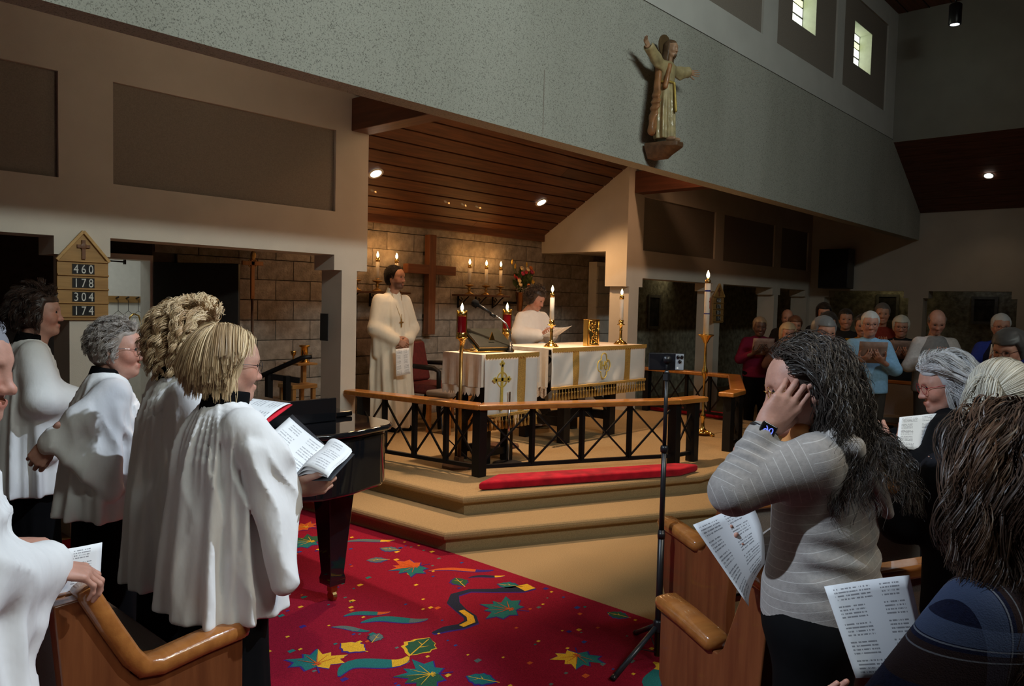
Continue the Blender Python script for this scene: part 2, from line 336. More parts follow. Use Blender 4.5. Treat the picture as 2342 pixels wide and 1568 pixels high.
# stained glass windows
GL=[mat('stained_glass_%d'%i,c,0.3,emit=c,estr=e) for i,(c,e) in enumerate([((.95,1,.85),3.0),((.93,1,.50),2.2),((.50,1,.92),2.4),((.10,.14,.95),1.2),((.65,.20,.55),.8),((1,.96,.78),3.0)])]
LEAD=mat('lead_came',(0.05,0.05,0.045),0.6)
for i,wn in enumerate(win):
    x0,x1,z0,z1=wn; wo=struct(obj('window_%d'%(i+1),holes(MB(),x0-.03,x1+.03,z0-.03,z1+.03,[(x0+.012,x1-.012,z0+.012,z1-.012)],4.03,4.06),LEAD))
    mb=MB(); t=.006
    mb.box(x0,x0+t,3.862,4.03,z0,z1); mb.box(x1-t,x1,3.862,4.03,z0,z1); mb.box(x0,x1,3.862,4.03,z0,z0+t); mb.box(x0,x1,3.862,4.03,z1-t,z1)
    obj('reveal',mb,REV,wo)
    # irregular panes: a curved trunk line splits the light
    W=x1-x0; H=z1-z0; cut=lambda v:.30+.10*math.sin(3*v+i)
    rows=[0,.24,.42,.66,.80,1.0]
    for a in range(5):
        v0,v1=rows[a],rows[a+1]; sk=.05*(-1)**a
        for b,(ca,cb) in enumerate((((0,0),(cut(v0),cut(v1))),((cut(v0),cut(v1)),(.68+sk,.68-sk)),((.68+sk,.68-sk),(1,1)))):
            P=[(x0+W*(ca[0]+.012),z0+H*(v0+.01)),(x0+W*(cb[0]-.012),z0+H*(v0+.01)),(x0+W*(cb[1]-.012),z0+H*(v1-.01)),(x0+W*(ca[1]+.012),z0+H*(v1-.01))]
            g=GL[[[2,3,4,2,1],[0,0,5,0,0],[5,0,0,1,0]][b][a]]
            obj('pane',MB().prism(P,4.035,4.045,axis='y'),g,wo)
    mb=MB(); mb.tube([(x0+W*cut(v/8),4.04,z0+H*v/8) for v in range(9)],.008,6)
    for a in range(1,5): mb.bar((x0,4.04,z0+H*rows[a]),(x1,4.04,z0+H*(rows[a]+.02*(-1)**a)),.014,.012)
    obj('came',mb,LEAD,wo)
# nave ceiling, far gable, far aisle slope and far wall
struct(obj('ceiling',MB().box(XL,13.1,-9.2,4.1,6.22,6.34),mat('nave_ceiling_wood',(0.20,0.07,0.035),0.6,col2=(0.13,0.045,0.022),stretch=(1,14,1),scale=2)))
for k in range(9): obj('plank_seam',MB().box(XL,12.93,3.7-k*.3,3.71-k*.3,6.212,6.222),DARKW,bpy.data.objects['ceiling'])
struct(obj('wall_far_upper',MB().box(12.93,13.1,-9.2,3.84,4.27,6.25),mat('far_plaster_shaded',(0.30,0.30,0.27),0.9,var=.04,scale=3)))  # same wall paint, darkened in its colour to stand for the dim far end
fs=struct(obj('ceiling_far_slope',MB().add([(12.93,-9.2,4.36),(14.77,-9.2,3.30),(14.77,4.0,3.30),(12.93,4.0,4.36)],[(0,1,2,3)]),PLANK2))
WY=wood('ceiling_cedar_y',(0.17,0.055,0.03),(0.09,0.03,0.016),0.6,'Y',.05)
d=Vector((1.64,0,-.93)).normalized(); nn=Vector((-.93,0,-1.64)).normalized()
for k in range(10):
    t=(k+.5)/10; c=Vector((12.93+1.64*t,0,4.285-.93*t))
    for (ya,yb) in ((-9.2,-2+.7*(k%3)),(-2+.7*(k%3)+.003,4.0)):
        obj('plank',MB().obox((c.x,(ya+yb)/2,c.z),d*(.0943-.005),(0,(yb-ya)/2,0),nn*.012),WY,fs,bevel=.004,seg=1)
opF=[(4.02,5.30,-1,2.02),(2.42,3.63,-1,2.02),(.6,2.0,-1,2.02),(-1.3,.2,-1,2.02)]
insF=[(a-.08,b+.08,-1,1.9) for a,b,_,_ in opF]
struct(obj('wall_far',holes(MB(),-9.2,5.95,0,3.5,opF+insF,XR,XR+.28,swap=True),WALL))
STONE=mat('rough_stone_wall',(0.40,0.37,0.28),0.95,var=.25,scale=10,bump=.9,bscale=26)
struct(obj('wall_passage_far',MB().box(16.2,16.35,-9.2,9.6,0,2.9),STONE))
struct(obj('wall_passage_right',MB().box(10.36,16.2,7.6,7.75,0,2.9),STONE))
struct(obj('ceiling_passage',MB().box(XR+.28,16.3,-9.2,7.7,2.55,2.6),WALL)); struct(obj('ceiling_passage_right',MB().box(8.7,XR+.28,5.95,7.6,2.40,2.5),WALL))
lamp('assumed_passage_light','AREA',(15.9,4.6,2.45),.9,(1,.85,.45),.5,(16.2,4.6,2.1),size_y=.12)  # unseen lamps assumed for the lit wash on the passage walls
lamp('assumed_passage_light','AREA',(15.9,3.0,2.45),.3,(.9,.95,1),.5,(16.2,3.0,2.1),size_y=.12)
lamp('assumed_passage_light','AREA',(12.6,7.35,2.3),.8,(1,.85,.5),.5,(12.2,7.6,1.9),size_y=.12)
# sacristy beyond the open door on the left
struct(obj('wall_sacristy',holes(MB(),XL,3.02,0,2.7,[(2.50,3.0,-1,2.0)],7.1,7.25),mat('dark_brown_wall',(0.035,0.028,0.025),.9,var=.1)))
sac=MB(); sac.box(1.6,4.2,9.2,9.3,0,2.6); sac.box(1.5,1.6,7.25,9.3,0,2.6); sac.box(4.2,4.3,7.3,9.3,0,2.6); sac.box(1.5,4.3,7.25,9.3,2.55,2.65)
struct(obj('wall_sacristy_inner',sac,WHITE))
lamp('assumed_sacristy_light','AREA',(2.9,8.2,2.5),13,(.95,1,.93),.8,(2.9,8.2,0))  # unseen lamp assumed inside the bright room
df=MB(); df.box(2.50,2.555,7.06,7.27,0,2.0); df.box(2.985,3.015,7.06,7.27,0,2.0); df.box(2.50,3.0,7.06,7.27,1.95,2.0); struct(obj('door_1',df,WHITE,bevel=.006))
dl=obj('door_leaf',MB().box(-.02,.02,-.78,0,.01,1.94),mat('dark_door',(0.012,0.010,0.009),.5),bpy.data.objects['door_1'],bevel=.004); dl.location=(3.02,7.05,0); dl.rotation_euler=(0,0,math.radians(38))
cl=MB(); cl.bar((2.52,7.0,1.93),(2.74,7.0,1.925),.012,.012); cl.box(2.735,2.75,6.985,7.015,1.905,1.945)
obj('door_closer',cl,BLACKP,bpy.data.objects['door_1'])
# outer walls that close the nave behind the viewer
struct(obj('wall_left_outer',MB().box(-3.2,-3.0,-9.2,9.6,0,6.3),WALL)); struct(obj('wall_back',holes(MB(),-3,14.8,0,6.3,[(1.5,8.5,4.75,5.65)],-9.2,-9.0),WALL))  # the high opening in the back wall is assumed and unseen
struct(obj('wall_header_opposite',MB().box(XL,13.1,-3.95,-3.7,2.9,6.25),WALL))  # unseen wall assumed behind the added daylight lamp, no windows cut in it
# light switch and register on the pier
struct(obj('trim_switch',MB().box(3.955,3.962,5.74,5.86,1.28,1.52),BLACKP,bevel=.004))
# ------------------------------------------------------------------ altar platform: two carpeted steps with rounded nosings
def step(name,poly,z0,z1):
    mb=MB(); n=len(poly)
    def inset(d):
        out=[]
        for i in range(n):
            p,a,b=Vector(poly[i]),Vector(poly[i-1]),Vector(poly[(i+1)%n]); e1=(p-a).normalized(); e2=(b-p).normalized()
            n1=Vector((e1.y,-e1.x)); n2=Vector((e2.y,-e2.x)); bis=(n1+n2); bis/=bis.dot(n1); out.append(p-bis*d)
        return out
    A=sum(poly[i][0]*poly[(i+1)%n][1]-poly[(i+1)%n][0]*poly[i][1] for i in range(n))
    if A<0: poly=poly[::-1]
    prof=[(.045,z0),(.045,z1-.055)]+[(.022-.022*math.sin(a)+ (0.0),z1-.028-.028*math.cos(a)) for a in [0,.5,1.0,1.57]]+[(.022-.022*math.sin(a),z1-.028-.028*math.cos(a)) for a in [2.1,2.6,3.14]]
    v=[];f=[]
    for d,z in prof:
        for p in inset(d): v.append((p.x,p.y,z))
    m=len(prof)
    for i in range(m-1):
        for k in range(n): f.append((i*n+k,i*n+(k+1)%n,(i+1)*n+(k+1)%n,(i+1)*n+k))
    f.append(tuple((m-1)*n+k for k in range(n))); mb.add(v,f)
    o=obj(name,mb,CARPET); struct(o); return o
step('floor_step_lower',[(3.44,3.66),(5.62,2.60),(7.20,2.60),(9.38,3.66),(9.38,5.64),(3.30,5.64)],0.0,.14)
step('floor_step_upper',[(3.80,3.86),(5.75,3.04),(7.07,3.04),(9.02,3.86),(9.02,5.66),(8.72,5.66),(8.72,7.1),(4.02,7.1),(4.02,5.66),(3.72,5.66)],0.14,.28)
# ------------------------------------------------------------------ red leaf-pattern carpet
rc=thing('carpet','red carpet woven with scattered maple leaves, swirls and confetti dots, between choir and steps','carpet')
obj('pile',MB().box(-2.6,3.485,-4.5,5.6,0.0,.006),RED,rc)
CM={n:mat('motif_'+n,c,.97,var=.15,scale=200,bump=.4,bscale=500) for n,c in dict(teal=(.02,.16,.15),green=(.03,.10,.05),yellow=(.75,.42,.03),purple=(.05,.022,.20),blue=(.03,.06,.25),orange=(.60,.10,.02),grey=(.11,.15,.14),dark=(.02,.025,.05)).items()}
def flat(parts,cx,cy,ang,sc,z=.0062):
    root=None; ca,sa=math.cos(ang),math.sin(ang)
    for i,(poly,mn) in enumerate(parts):
        mb=MB(); zz=.0003*(i+1)
        A=sum(poly[k][0]*poly[(k+1)%len(poly)][1]-poly[(k+1)%len(poly)][0]*poly[k][1] for k in range(len(poly)))
        if A<0: poly=poly[::-1]
        mb.add([(p[0]*sc,p[1]*sc,zz) for p in poly],[tuple(range(len(poly)))])
        if root is None:
            root=obj('leaf_motif',mb,CM[mn],rc); root.location=(cx,cy,z); root.rotation_euler=(0,0,ang)
        else: obj('motif_layer',mb,CM[mn],root)
    return root
def maple(r,scale=1,off=(0,0)):
    tips=[(0,1.0),(.18,.62),(.42,.72),(.40,.42),(.95,.45),(.66,.16),(.80,-.10),(.42,-.12),(.34,-.38),(.06,-.22)]
    pts=tips+[(-x,y) for x,y in tips[::-1]]
    return [(x*scale+off[0]+r.uniform(-.03,.03),y*scale+off[1]+r.uniform(-.03,.03)) for x,y in pts]
def stem(): return [(-.02,-.2),(.02,-.2),(.10,-.62),(.05,-.64)]
def veins(ang): 
    c,s=math.cos(ang),math.sin(ang); f=lambda x,y:(x*c-y*s,x*s+y*c)
    return [f(-.02,-.15),f(.02,-.15),f(.012,.62),f(0,.66)]
def leafpoly(w=.38,n=9): 
    a=[(w*math.sin(PI*i/n)*(1 if i%2 else .82),-.5+i/n) for i in range(n+1)]
    return a+[(-x,y) for x,y in a[::-1]]
def swirl(n=14,w=.13,amp=.35,L=2.0,ph=0):
    c=[(L*(i/n-.5),amp*math.sin(2*PI*i/n*.9+ph)) for i in range(n+1)]; out=[];b=[]
    for i,(x,y) in enumerate(c):
        ww=w*math.sin(PI*(i+.3)/(n+.6))**.7
        dx=c[min(i+1,n)][0]-c[max(i-1,0)][0]; dy=c[min(i+1,n)][1]-c[max(i-1,0)][1]; l=math.hypot(dx,dy); nx,ny_=-dy/l,dx/l
        out.append((x+nx*ww,y+ny_*ww)); b.append((x-nx*ww,y-ny_*ww))
    return out+b[::-1]
def half(p,sgn): return [(max(0,x*sgn)*sgn if x*sgn<0 else x,y) for x,y in p]
r=random.Random(3)
def put_maple(x,y,a,s,c1='teal',c2='teal',vein='orange'):
    p=maple(r); L=[([(q[0]*1.06-.03,q[1]*1.06-.03) for q in p],'purple'),(p,c1)]
    L.append(([(min(q[0],0.02),q[1]) for q in p],c2)); L.append((stem(),'purple'))
    for an in(-1.1,-.55,0,.55,1.1): L.append((veins(an),vein))
    flat(L,x,y,a,s)
def put_leaf(x,y,a,s,c='teal',edge='purple',w=.38,v='yellow'):
    p=leafpoly(w); flat([([(q[0]*1.2-.03,q[1]*1.08-.02) for q in p],edge),(p,c),([(-.02,-.62),(.02,-.62),(.01,.42),(-.01,.42)],v),([(0,-.1),(.2*w/.38,.1),(.01,-.04)],v),([(0,.05),(-.2*w/.38,.22),(-.01,.1)],v)],x,y,a,s)
def put_swirl(x,y,a,s,c='dark',tip='yellow',amp=.35,w=.13,ph=0,L=2.0):
    p=swirl(w=w,amp=amp,ph=ph,L=L); n=len(p)//2; k=max(3,n//3)
    flat([([(q[0]-.03,q[1]-.05) for q in p],'purple'),(p,c),(p[n-k:n]+p[n:n+k],tip)],x,y,a,s)
put_maple(3.129,3.592,1.2,0.17,'orange','teal','orange')
put_maple(3.057,2.731,0.4,0.17,'teal','teal','orange')
put_maple(2.873,2.134,2.2,0.135,'yellow','teal','orange')
put_maple(2.267,2.482,0.9,0.16,'teal','green','yellow')
put_maple(1.975,2.921,-0.6,0.15,'yellow','teal','orange')
put_maple(2.958,4.456,0.7,0.17,'green','teal','yellow')
put_maple(3.119,4.767,0.3,0.14,'orange','orange','yellow')
put_leaf(3.236,3.971,0.5,0.13,'grey','blue')
put_leaf(3.043,3.855,0.9,0.13,'grey','blue')
put_leaf(3.151,3.214,-0.4,0.14,'green','purple')
put_leaf(3.316,2.974,0.5,0.14,'teal','purple')
put_leaf(3.413,2.274,0.2,0.12,'green','blue')
put_leaf(2.190,2.945,0.2,0.15,'yellow','purple')
put_leaf(2.423,2.727,-1.2,0.2,'green','yellow')
put_leaf(2.395,2.297,0.4,0.14,'teal','purple')
put_leaf(2.333,2.952,-1.0,0.1,'grey','dark')
put_swirl(3.252,4.203,-0.6,0.17,'grey','yellow',0.12,0.16)
put_swirl(3.329,3.164,-0.6,0.11,'dark','yellow',0.12,0.16)
put_swirl(2.481,3.216,-0.5,0.12,'teal','orange',0.15,0.2)
put_swirl(2.530,3.050,-0.6,0.17,'teal','grey',0.16,0.2)
put_swirl(2.307,3.119,-1.0,0.1,'grey','teal',0.1,0.2)
put_swirl(2.146,2.738,-0.1,0.17,'teal','yellow',0.35,0.26)
put_swirl(2.956,1.745,0.9,0.15,'teal','yellow',0.35,0.3)
put_swirl(3.299,3.351,-0.7,0.2,'orange','purple',0.12,0.12)
BIG=[(3.401, 2.872, 0.045), (3.324, 2.889, 0.05), (3.196, 2.976, 0.025), (3.098, 3.072, 0.02), (2.989, 3.085, 0.025), (2.904, 3.009, 0.035), (2.861, 2.9, 0.03), (2.837, 2.81, 0.035), (2.795, 2.758, 0.04), (2.72, 2.755, 0.03), (2.644, 2.787, 0.028), (2.562, 2.795, 0.012)]
def ribbon(B):
    o=[];b=[]
    for i,(x,y,w) in enumerate(B):
        p=B[max(i-1,0)];q=B[min(i+1,len(B)-1)]; l=math.hypot(q[0]-p[0],q[1]-p[1]); nx,ny_=-(q[1]-p[1])/l,(q[0]-p[0])/l
        o.append((x+nx*w,y+ny_*w)); b.append((x-nx*w,y-ny_*w))
    return o+b[::-1]
pb_=ribbon(BIG); nb=len(BIG)
flat([([(q[0]-.008,q[1]-.012) for q in pb_],'purple'),(pb_,'dark'),(ribbon([(x,y,w*.9) for x,y,w in BIG[:2]]),'yellow'),(ribbon([(x,y,w*.55) for x,y,w in BIG[6:10]]),'yellow')],0,0,0,1)
for k in range(330):
    x=r.uniform(1.2,3.45);y=r.uniform(1.3,4.4); s=r.choice([.006,.008,.008,.011,.014])
    mb=MB(); mb.add([(x-s*1.3,y-s,.0066),(x+s*1.3,y-s*.8,.0066),(x+s*1.2,y+s,.0066),(x-s,y+s*.9,.0066)],[(0,1,2,3)])
    if k==0: dots={}
    c=r.choice(['yellow','yellow','yellow','purple','blue','grey','teal','orange'])
    dots.setdefault(c,MB()).add(mb.v,mb.f)
for c,mb in dots.items(): o=obj('confetti_dots',mb,CM[c],rc); o['kind']='stuff'

# ------------------------------------------------------------------ communion rail
def rail(name,label,pts,posts,mids):
    t=thing(name,label,'railing',(pts[0][0],pts[0][1],.28))
    O=Vector((pts[0][0],pts[0][1],.28)); top=.575
    for i in range(len(pts)-1):
        a=Vector((*pts[i],.28))-O; b=Vector((*pts[i+1],.28))-O; d=(b-a).normalized()
        P=MB()
        def mit(p,q,rn):
            e1=(Vector((*p,0))-Vector((*q,0))).normalized(); return e1
        sd=Vector((d.y,-d.x,0)); w=.075
        def corner(i_,sgn):
            p=Vector((*pts[i_],.28))-O
            if 0<i_<len(pts)-1:
                e1=(Vector(pts[i_])-Vector(pts[i_-1])).normalized(); e2=(Vector(pts[i_+1])-Vector(pts[i_])).normalized()
                n1=Vector((e1.y,-e1.x)); n2=Vector((e2.y,-e2.x)); bb=n1+n2; bb/=bb.dot(n1); return (p.x+bb.x*w*sgn,p.y+bb.y*w*sgn)
            e=d*(.09 if i_ else -.09); return (p.x+sd.x*w*sgn+e.x,p.y+sd.y*w*sgn+e.y)
        P.prism([corner(i,1),corner(i+1,1),corner(i+1,-1),corner(i,-1)],top-.045,top)
        obj('handrail',P,RAILW,t,bevel=.012,seg=3)
        obj('bottom_bar',MB().bar(a+Vector((0,0,.075)),b+Vector((0,0,.075)),.03,.03),IRON,t)
        n=mids[i]; L=(b-a).length
        for k in range(n):
            p=a+(b-a)*(k/n); q=a+(b-a)*((k+1)/n)
            if k: obj('post',MB().box(p.x-.018,p.x+.018,p.y-.018,p.y+.018,.08,top-.045),IRON,t)
            obj('cross_brace',MB().bar(p+Vector((0,0,.085)),q+Vector((0,0,top-.05)),.014,.014),IRON,t)
            obj('cross_brace',MB().bar(p+Vector((0,0,top-.05)),q+Vector((0,0,.085)),.014,.014),IRON,t)
    for p in posts:
        q=Vector((p[0],p[1],0))-Vector((O.x,O.y,0)); obj('corner_post',MB().box(q.x-.042,q.x+.042,q.y-.042,q.y+.042,0,top-.045),IRON,t,bevel=.004)
    return t
rail('communion_rail','oak topped black iron rail in front of the lectern, nearest side',[(4.14,5.56),(4.345,4.24),(5.95,3.44),(6.24,3.40)],[(4.17,5.5),(4.345,4.24),(5.95,3.44),(6.21,3.405)],[4,4,1])
rail('communion_rail','oak topped black iron rail on the far side, behind the tall paschal candle',[(8.78,5.56),(8.70,4.24),(7.15,3.44),(6.88,3.40)],[(8.77,5.5),(8.70,4.24),(7.15,3.44),(6.90,3.405)],[4,4,1])
# kneeling cushions
def kneel(poly,label):
    mb=MB().prism(poly,.282,.347); o=obj('kneeling_cushion',mb,CUSH,bevel=.022,seg=3); tag(o,label,'cushion'); return o
kneel([(3.99,3.90),(5.55,3.135),(5.83,3.13),(5.72,3.30),(4.30,4.00)],'long red velvet kneeling cushion on the top step in front of the near rail')
kneel([(9.0,4.35),(9.0,5.55),(8.80,5.55),(8.80,4.35)],'red velvet kneeling cushion beyond the far rail')
# ------------------------------------------------------------------ altar
AX0,AX1,AY0,AY1,AZ=5.66,7.30,4.63,5.30,1.23
al=thing('altar_table','dark trestle altar table under white cloths in the recess','altar',(6.48,4.96,.28))
ox,oy,oz=6.48,4.96,.28
def rel(mb,o=(0,0,0)): mb.v=[(x-o[0],y-o[1],z-o[2]) for x,y,z in mb.v]; return mb
ao=(ox,oy,oz)
obj('tabletop',rel(MB().box(AX0+.02,AX1-.02,AY0+.02,AY1-.02,AZ-.06,AZ-.012),ao),DARKW,al,bevel=.005)
for x in (6.02,6.80):
    for y in (4.72,5.22): obj('leg',rel(MB().box(x-.05,x+.05,y-.045,y+.045,.28,AZ-.06),ao),DARKW,al,bevel=.004)
    obj('stretcher',rel(MB().box(x-.03,x+.03,4.72,5.22,.44,.53),ao),DARKW,al,bevel=.004)
    for s in(-1,1): obj('brace',rel(MB().bar((x,4.72 if s<0 else 5.22,.55),(x+(.36 if x<6.4 else -.36),4.97,.98),.06,.07),ao),DARKW,al,bevel=.004)
obj('stretcher',rel(MB().box(6.02,6.80,4.94,5.0,.46,.56),ao),DARKW,al,bevel=.004)
obj('cross_leg',rel(MB().bar((5.78,4.74,.60),(5.78,5.2,1.14),.05,.08),ao),DARKW,al); obj('cross_leg',rel(MB().bar((5.78,5.2,.60),(5.78,4.74,1.14),.05,.08),ao),DARKW,al)
# altar linen with lace drop at the left end
cl=MB(); n=24
cl.box(AX0,AX1,AY0-.005,AY1,AZ-.012,AZ)
P=[[(AX0-.012-.010*math.sin(j*1.7)*(i/5),AY0+(AY1-AY0)*j/n,AZ-.004-.36*(i/5)- (.02*abs(math.sin(j*PI/3)) if i==5 else 0)) for i in range(6)] for j in range(n+1)]
cl.grid(P); lin=obj('altar_cloth',cl,LINEN); tag(lin,'white linen cloth with a lace end draped over the altar','tablecloth')
P=[[(AX0-.014-.012*math.sin(j*1.7),AY0+.01+(AY1-AY0-.02)*j/48,AZ-.362-.08*i- (.035*abs(math.sin(j*PI/6)) if i==1 else 0)) for i in range(2)] for j in range(49)]
obj('lace_border',MB().grid(P),LACE,lin)
def frontal(name,label,x0,x1,y,zt,zb,bands,tasn):
    f=None; n=40
    P=[]
    for i in range(n+1):
        u=i/n; col=[]
        for j in range(11):
            v=j/10; w=.010*v*math.sin(9*u*PI+2.2*v)+.006*v*math.sin(23*u+5*v)
            col.append((x0+(x1-x0)*u,y-.006+w*(-1),zt-(zt-zb)*v))
        P.append(col)
    f=obj(name,MB().grid(P,flip=True),SATIN,smooth=True); tag(f,label,'altar frontal')
    s=f.modifiers.new('solid','SOLIDIFY'); s.thickness=.003; s.offset=1
    # scalloped top braid
    mb=MB(); k=int((x1-x0)/.035); pts=[(x0,zt+.004)]
    low=[]
    for i in range(k*4+1): u=i/(k*4); low.append((x0+(x1-x0)*u,zt-.026-.014*abs(math.sin(u*k*PI))))
    mb.prism([(x0,zt+.004)]+low+[(x1,zt+.004)],y-.024,y-.017,axis='y'); obj('top_braid',mb,GOLDC,f)
    for b0,b1 in bands:
        Q=[[(x0+(x1-x0)*(b0+(b1-b0)*i/4),y-.0105-.010*(j/10)*math.sin(9*(b0+(b1-b0)*i/4)*PI+2.2*j/10)-.006*(j/10)*math.sin(23*(b0+(b1-b0)*i/4)+5*j/10)*1.0,zt-.03-(zt-zb-.03)*j/10) for j in range(11)] for i in range(5)]
        ob=obj('gold_band',MB().grid(Q,flip=True),GOLDC,f,smooth=True)
    mb=MB(); mb.box(x0,x1,y-.028,y-.008,zb-.008,zb+.018); obj('fringe_band',mb,GOLDC,f,bevel=.004)
    tm=None
    for i in range(tasn):
        x=x0+(x1-x0)*(i+.5)/tasn
        if tm is None:
            mb=MB(); mb.lathe([(.004,-.0),(.004,-.03),(.011,-.034),(.011,-.048),(.007,-.052),(.017,-.105),(.015,-.108)],n=8); tm=obj('tassel',mb,GOLDC,f,loc=(x,y-.018,zb-.006),smooth=True)
        else: dup(tm,f,(x,y-.018,zb-.006))
    return f
fr=frontal('altar_frontal','white satin altar frontal with gold bands, fringe and a round monogram',AX0+.01,AX1-.005,AY0-.012,AZ,.845,[(.20,.262),(.757,.82)],34)
# quatrefoil monogram, gold cord outline and letters
cx_,cz_=6.505,1.035; q=[]
for i in range(49):
    a=2*PI*i/48; rr=.098*(1+.20*abs(math.cos(2*a))**1.0)-.02*abs(math.sin(2*a))**6; q.append((cx_+rr*math.cos(a)*.92,AY0-.032,cz_+rr*math.sin(a)*1.1))
obj('monogram_outline',MB().tube(q,.005,6),GOLDT,fr); 
text_mesh('monogram_letters','IHS',.125,GOLDT,fr,(cx_,AY0-.034,cz_),(PI/2,0,0),.002,sx=.8)
# ------------------------------------------------------------------ lectern
LX0,LX1,LY0,LY1,LZ=4.57,5.29,4.45,4.91,1.22
le=thing('lectern_table','dark trestle lectern table under a white cloth behind the near rail','lectern',(4.93,4.68,.28)); lo=(4.93,4.68,.28)
obj('tabletop',rel(MB().box(LX0+.02,LX1-.02,LY0+.03,LY1-.02,LZ-.05,LZ-.012),lo),DARKW,le,bevel=.004)
for x,y in((4.72,4.55),(5.0,4.55),(4.72,4.83),(5.0,4.83)): obj('leg',rel(MB().box(x-.04,x+.04,y-.04,y+.04,.28,LZ-.05),lo),DARKW,le,bevel=.004)
obj('stretcher',rel(MB().box(4.72,5.0,4.53,4.57,.34,.40),lo),DARKW,le); obj('stretcher',rel(MB().box(4.72,5.0,4.81,4.85,.34,.40),lo),DARKW,le)
for y in (4.62,4.76): obj('cross_leg',rel(MB().bar((4.66,y,.62),(5.12,y,1.15),.04,.07),lo),DARKW,le); obj('cross_leg',rel(MB().bar((5.12,y+.045,.62),(4.66,y+.045,1.15),.04,.07),lo),DARKW,le)
c=MB(); c.box(LX0,LX1,LY0,LY1,LZ-.012,LZ)
n=20
P=[[(LX0-.012-.010*math.sin(j*1.3)*(i/5),LY0+(LY1-LY0)*j/n,LZ-.004-.27*i/5) for i in range(6)] for j in range(n+1)]; c.grid(P)
P=[[(LX1+.012+.010*math.sin(j*1.3)*(i/5),LY0+(LY1-LY0)*j/n,LZ-.004-.20*i/5) for i in range(6)] for j in range(n+1)]; c.grid(P,flip=True)
c.box(LX0-.012,LX1+.012,LY0-.006,LY0-.002,LZ-.27,LZ); lc=obj('lectern_cloth',c,LINEN); tag(lc,'white cloth with scalloped eyelet edge draped over the lectern','tablecloth')
P=[[(LX0-.014-.010*math.sin(j*.35),LY0+.005+(LY1-LY0-.01)*j/60,LZ-.275-.045*i-(.03*abs(math.sin(j*PI/5)) if i==1 else 0)) for i in range(2)] for j in range(61)]
obj('scalloped_edge',MB().grid(P),LINEN,lc)
lf=frontal('lectern_frontal','white satin lectern hanging with a gold cross and one gold band',LX0+.01,LX1-.03,LY0-.012,LZ,.70,[(.61,.755)],14)
# embroidered cross
mb=MB(); X,Y,Z=LX0+.215,LY0-.034,1.005
mb.box(X-.013,X+.013,Y,Y+.006,Z-.24,Z+.13); mb.box(X-.085,X+.085,Y,Y+.006,Z-.012,Z+.016)
def trefoil(cx,cz,s):
    for dx,dz in((0,0),(s,0),(-s,0),(0,s),(0,-s)): mb.prism([(cx+dx+s*.62*math.cos(a*PI/4),cz+dz+s*.62*math.sin(a*PI/4)) for a in range(8)],Y,Y+.006,axis='y')
trefoil(X,Z+.135,.018); trefoil(X-.088,Z,.016); trefoil(X+.088,Z,.016); trefoil(X,Z-.245,.014)
mb.tube([(X+.062*math.cos(2*PI*i/24),Y+.003,Z+.062*math.sin(2*PI*i/24)) for i in range(25)],.005,5)
obj('embroidered_cross',mb,GOLDT,lf)
# ------------------------------------------------------------------ candles, flames
def flame(parent,loc,s=1.0,light=0,lc=(1,.46,.13)):
    mb=MB(); mb.lathe([(.001,-.004*s),(.008*s,.002*s),(.0125*s,.014*s),(.0110*s,.027*s),(.0058*s,.041*s),(.0006,.054*s)],n=10)
    o=obj('flame',mb,FLAME,parent,loc=loc,smooth=True)
    if light:
        l=bpy.data.lights.new('candle_glow','POINT'); l.energy=light; l.color=lc; l.shadow_soft_size=.012
        lo_=bpy.data.objects.new('candle_glow',l); COL.objects.link(lo_); lo_.parent=parent; lo_.location=Vector(loc)+Vector((0,-.012,.078*s)); 
    return o
def candlestick(name,label,loc,h,ch,r=.022,light=.0,group=None,foot=.07,style=0):
    t=thing(name,label,'candle',loc,group=group)
    if style==0:   # altar: wide stepped foot, plain column, drip pan
        prof=[(foot*1.05,0),(foot*1.05,.012),(foot*.85,.018),(foot*.8,.03),(foot*.5,.04),(.02,.055),(.016,.07),(.014,h*.6),(.018,h*.66),(.014,h*.7),(.016,h-.03),(.040,h-.022),(.042,h-.014),(.022,h-.01),(.026,h),(.026,h+.03),(.020,h+.03)]
    else:
        prof=[(foot,0),(foot,.008),(foot*.7,.016),(foot*.35,.03),(.010,.04),(.020,.055),(.022,.066),(.012,.08),(.016,h-.03),(.05,h-.018),(.058,h-.008),(.05,h-.004),(.018,h-.002),(.022,h+.02)]
    obj('stand',MB().lathe(prof,n=20),BRASS if style==0 else BRASSD,t,smooth=True)
    obj('candle',MB().lathe([(r,h),(r,h+ch),(r*.7,h+ch+.002)],n=14),WAX,t,smooth=True)
    obj('wick_cap',MB().lathe([(r+.002,h+ch-.012),(r+.002,h+ch+.022),(r*.5,h+ch+.032),(.003,h+ch+.04)],n=12),BRASS,t,smooth=True)
    flame(t,(0,0,h+ch+.042),1.15,light); return t
candlestick('altar_candle','lit white candle in a brass stick on the altar, nearer the lectern',(5.88,4.79,1.23),.235,.265,light=.35)
candlestick('altar_candle','lit white candle in a brass stick on the altar, beyond the gold book',(7.03,4.76,1.23),.235,.265,light=.35)
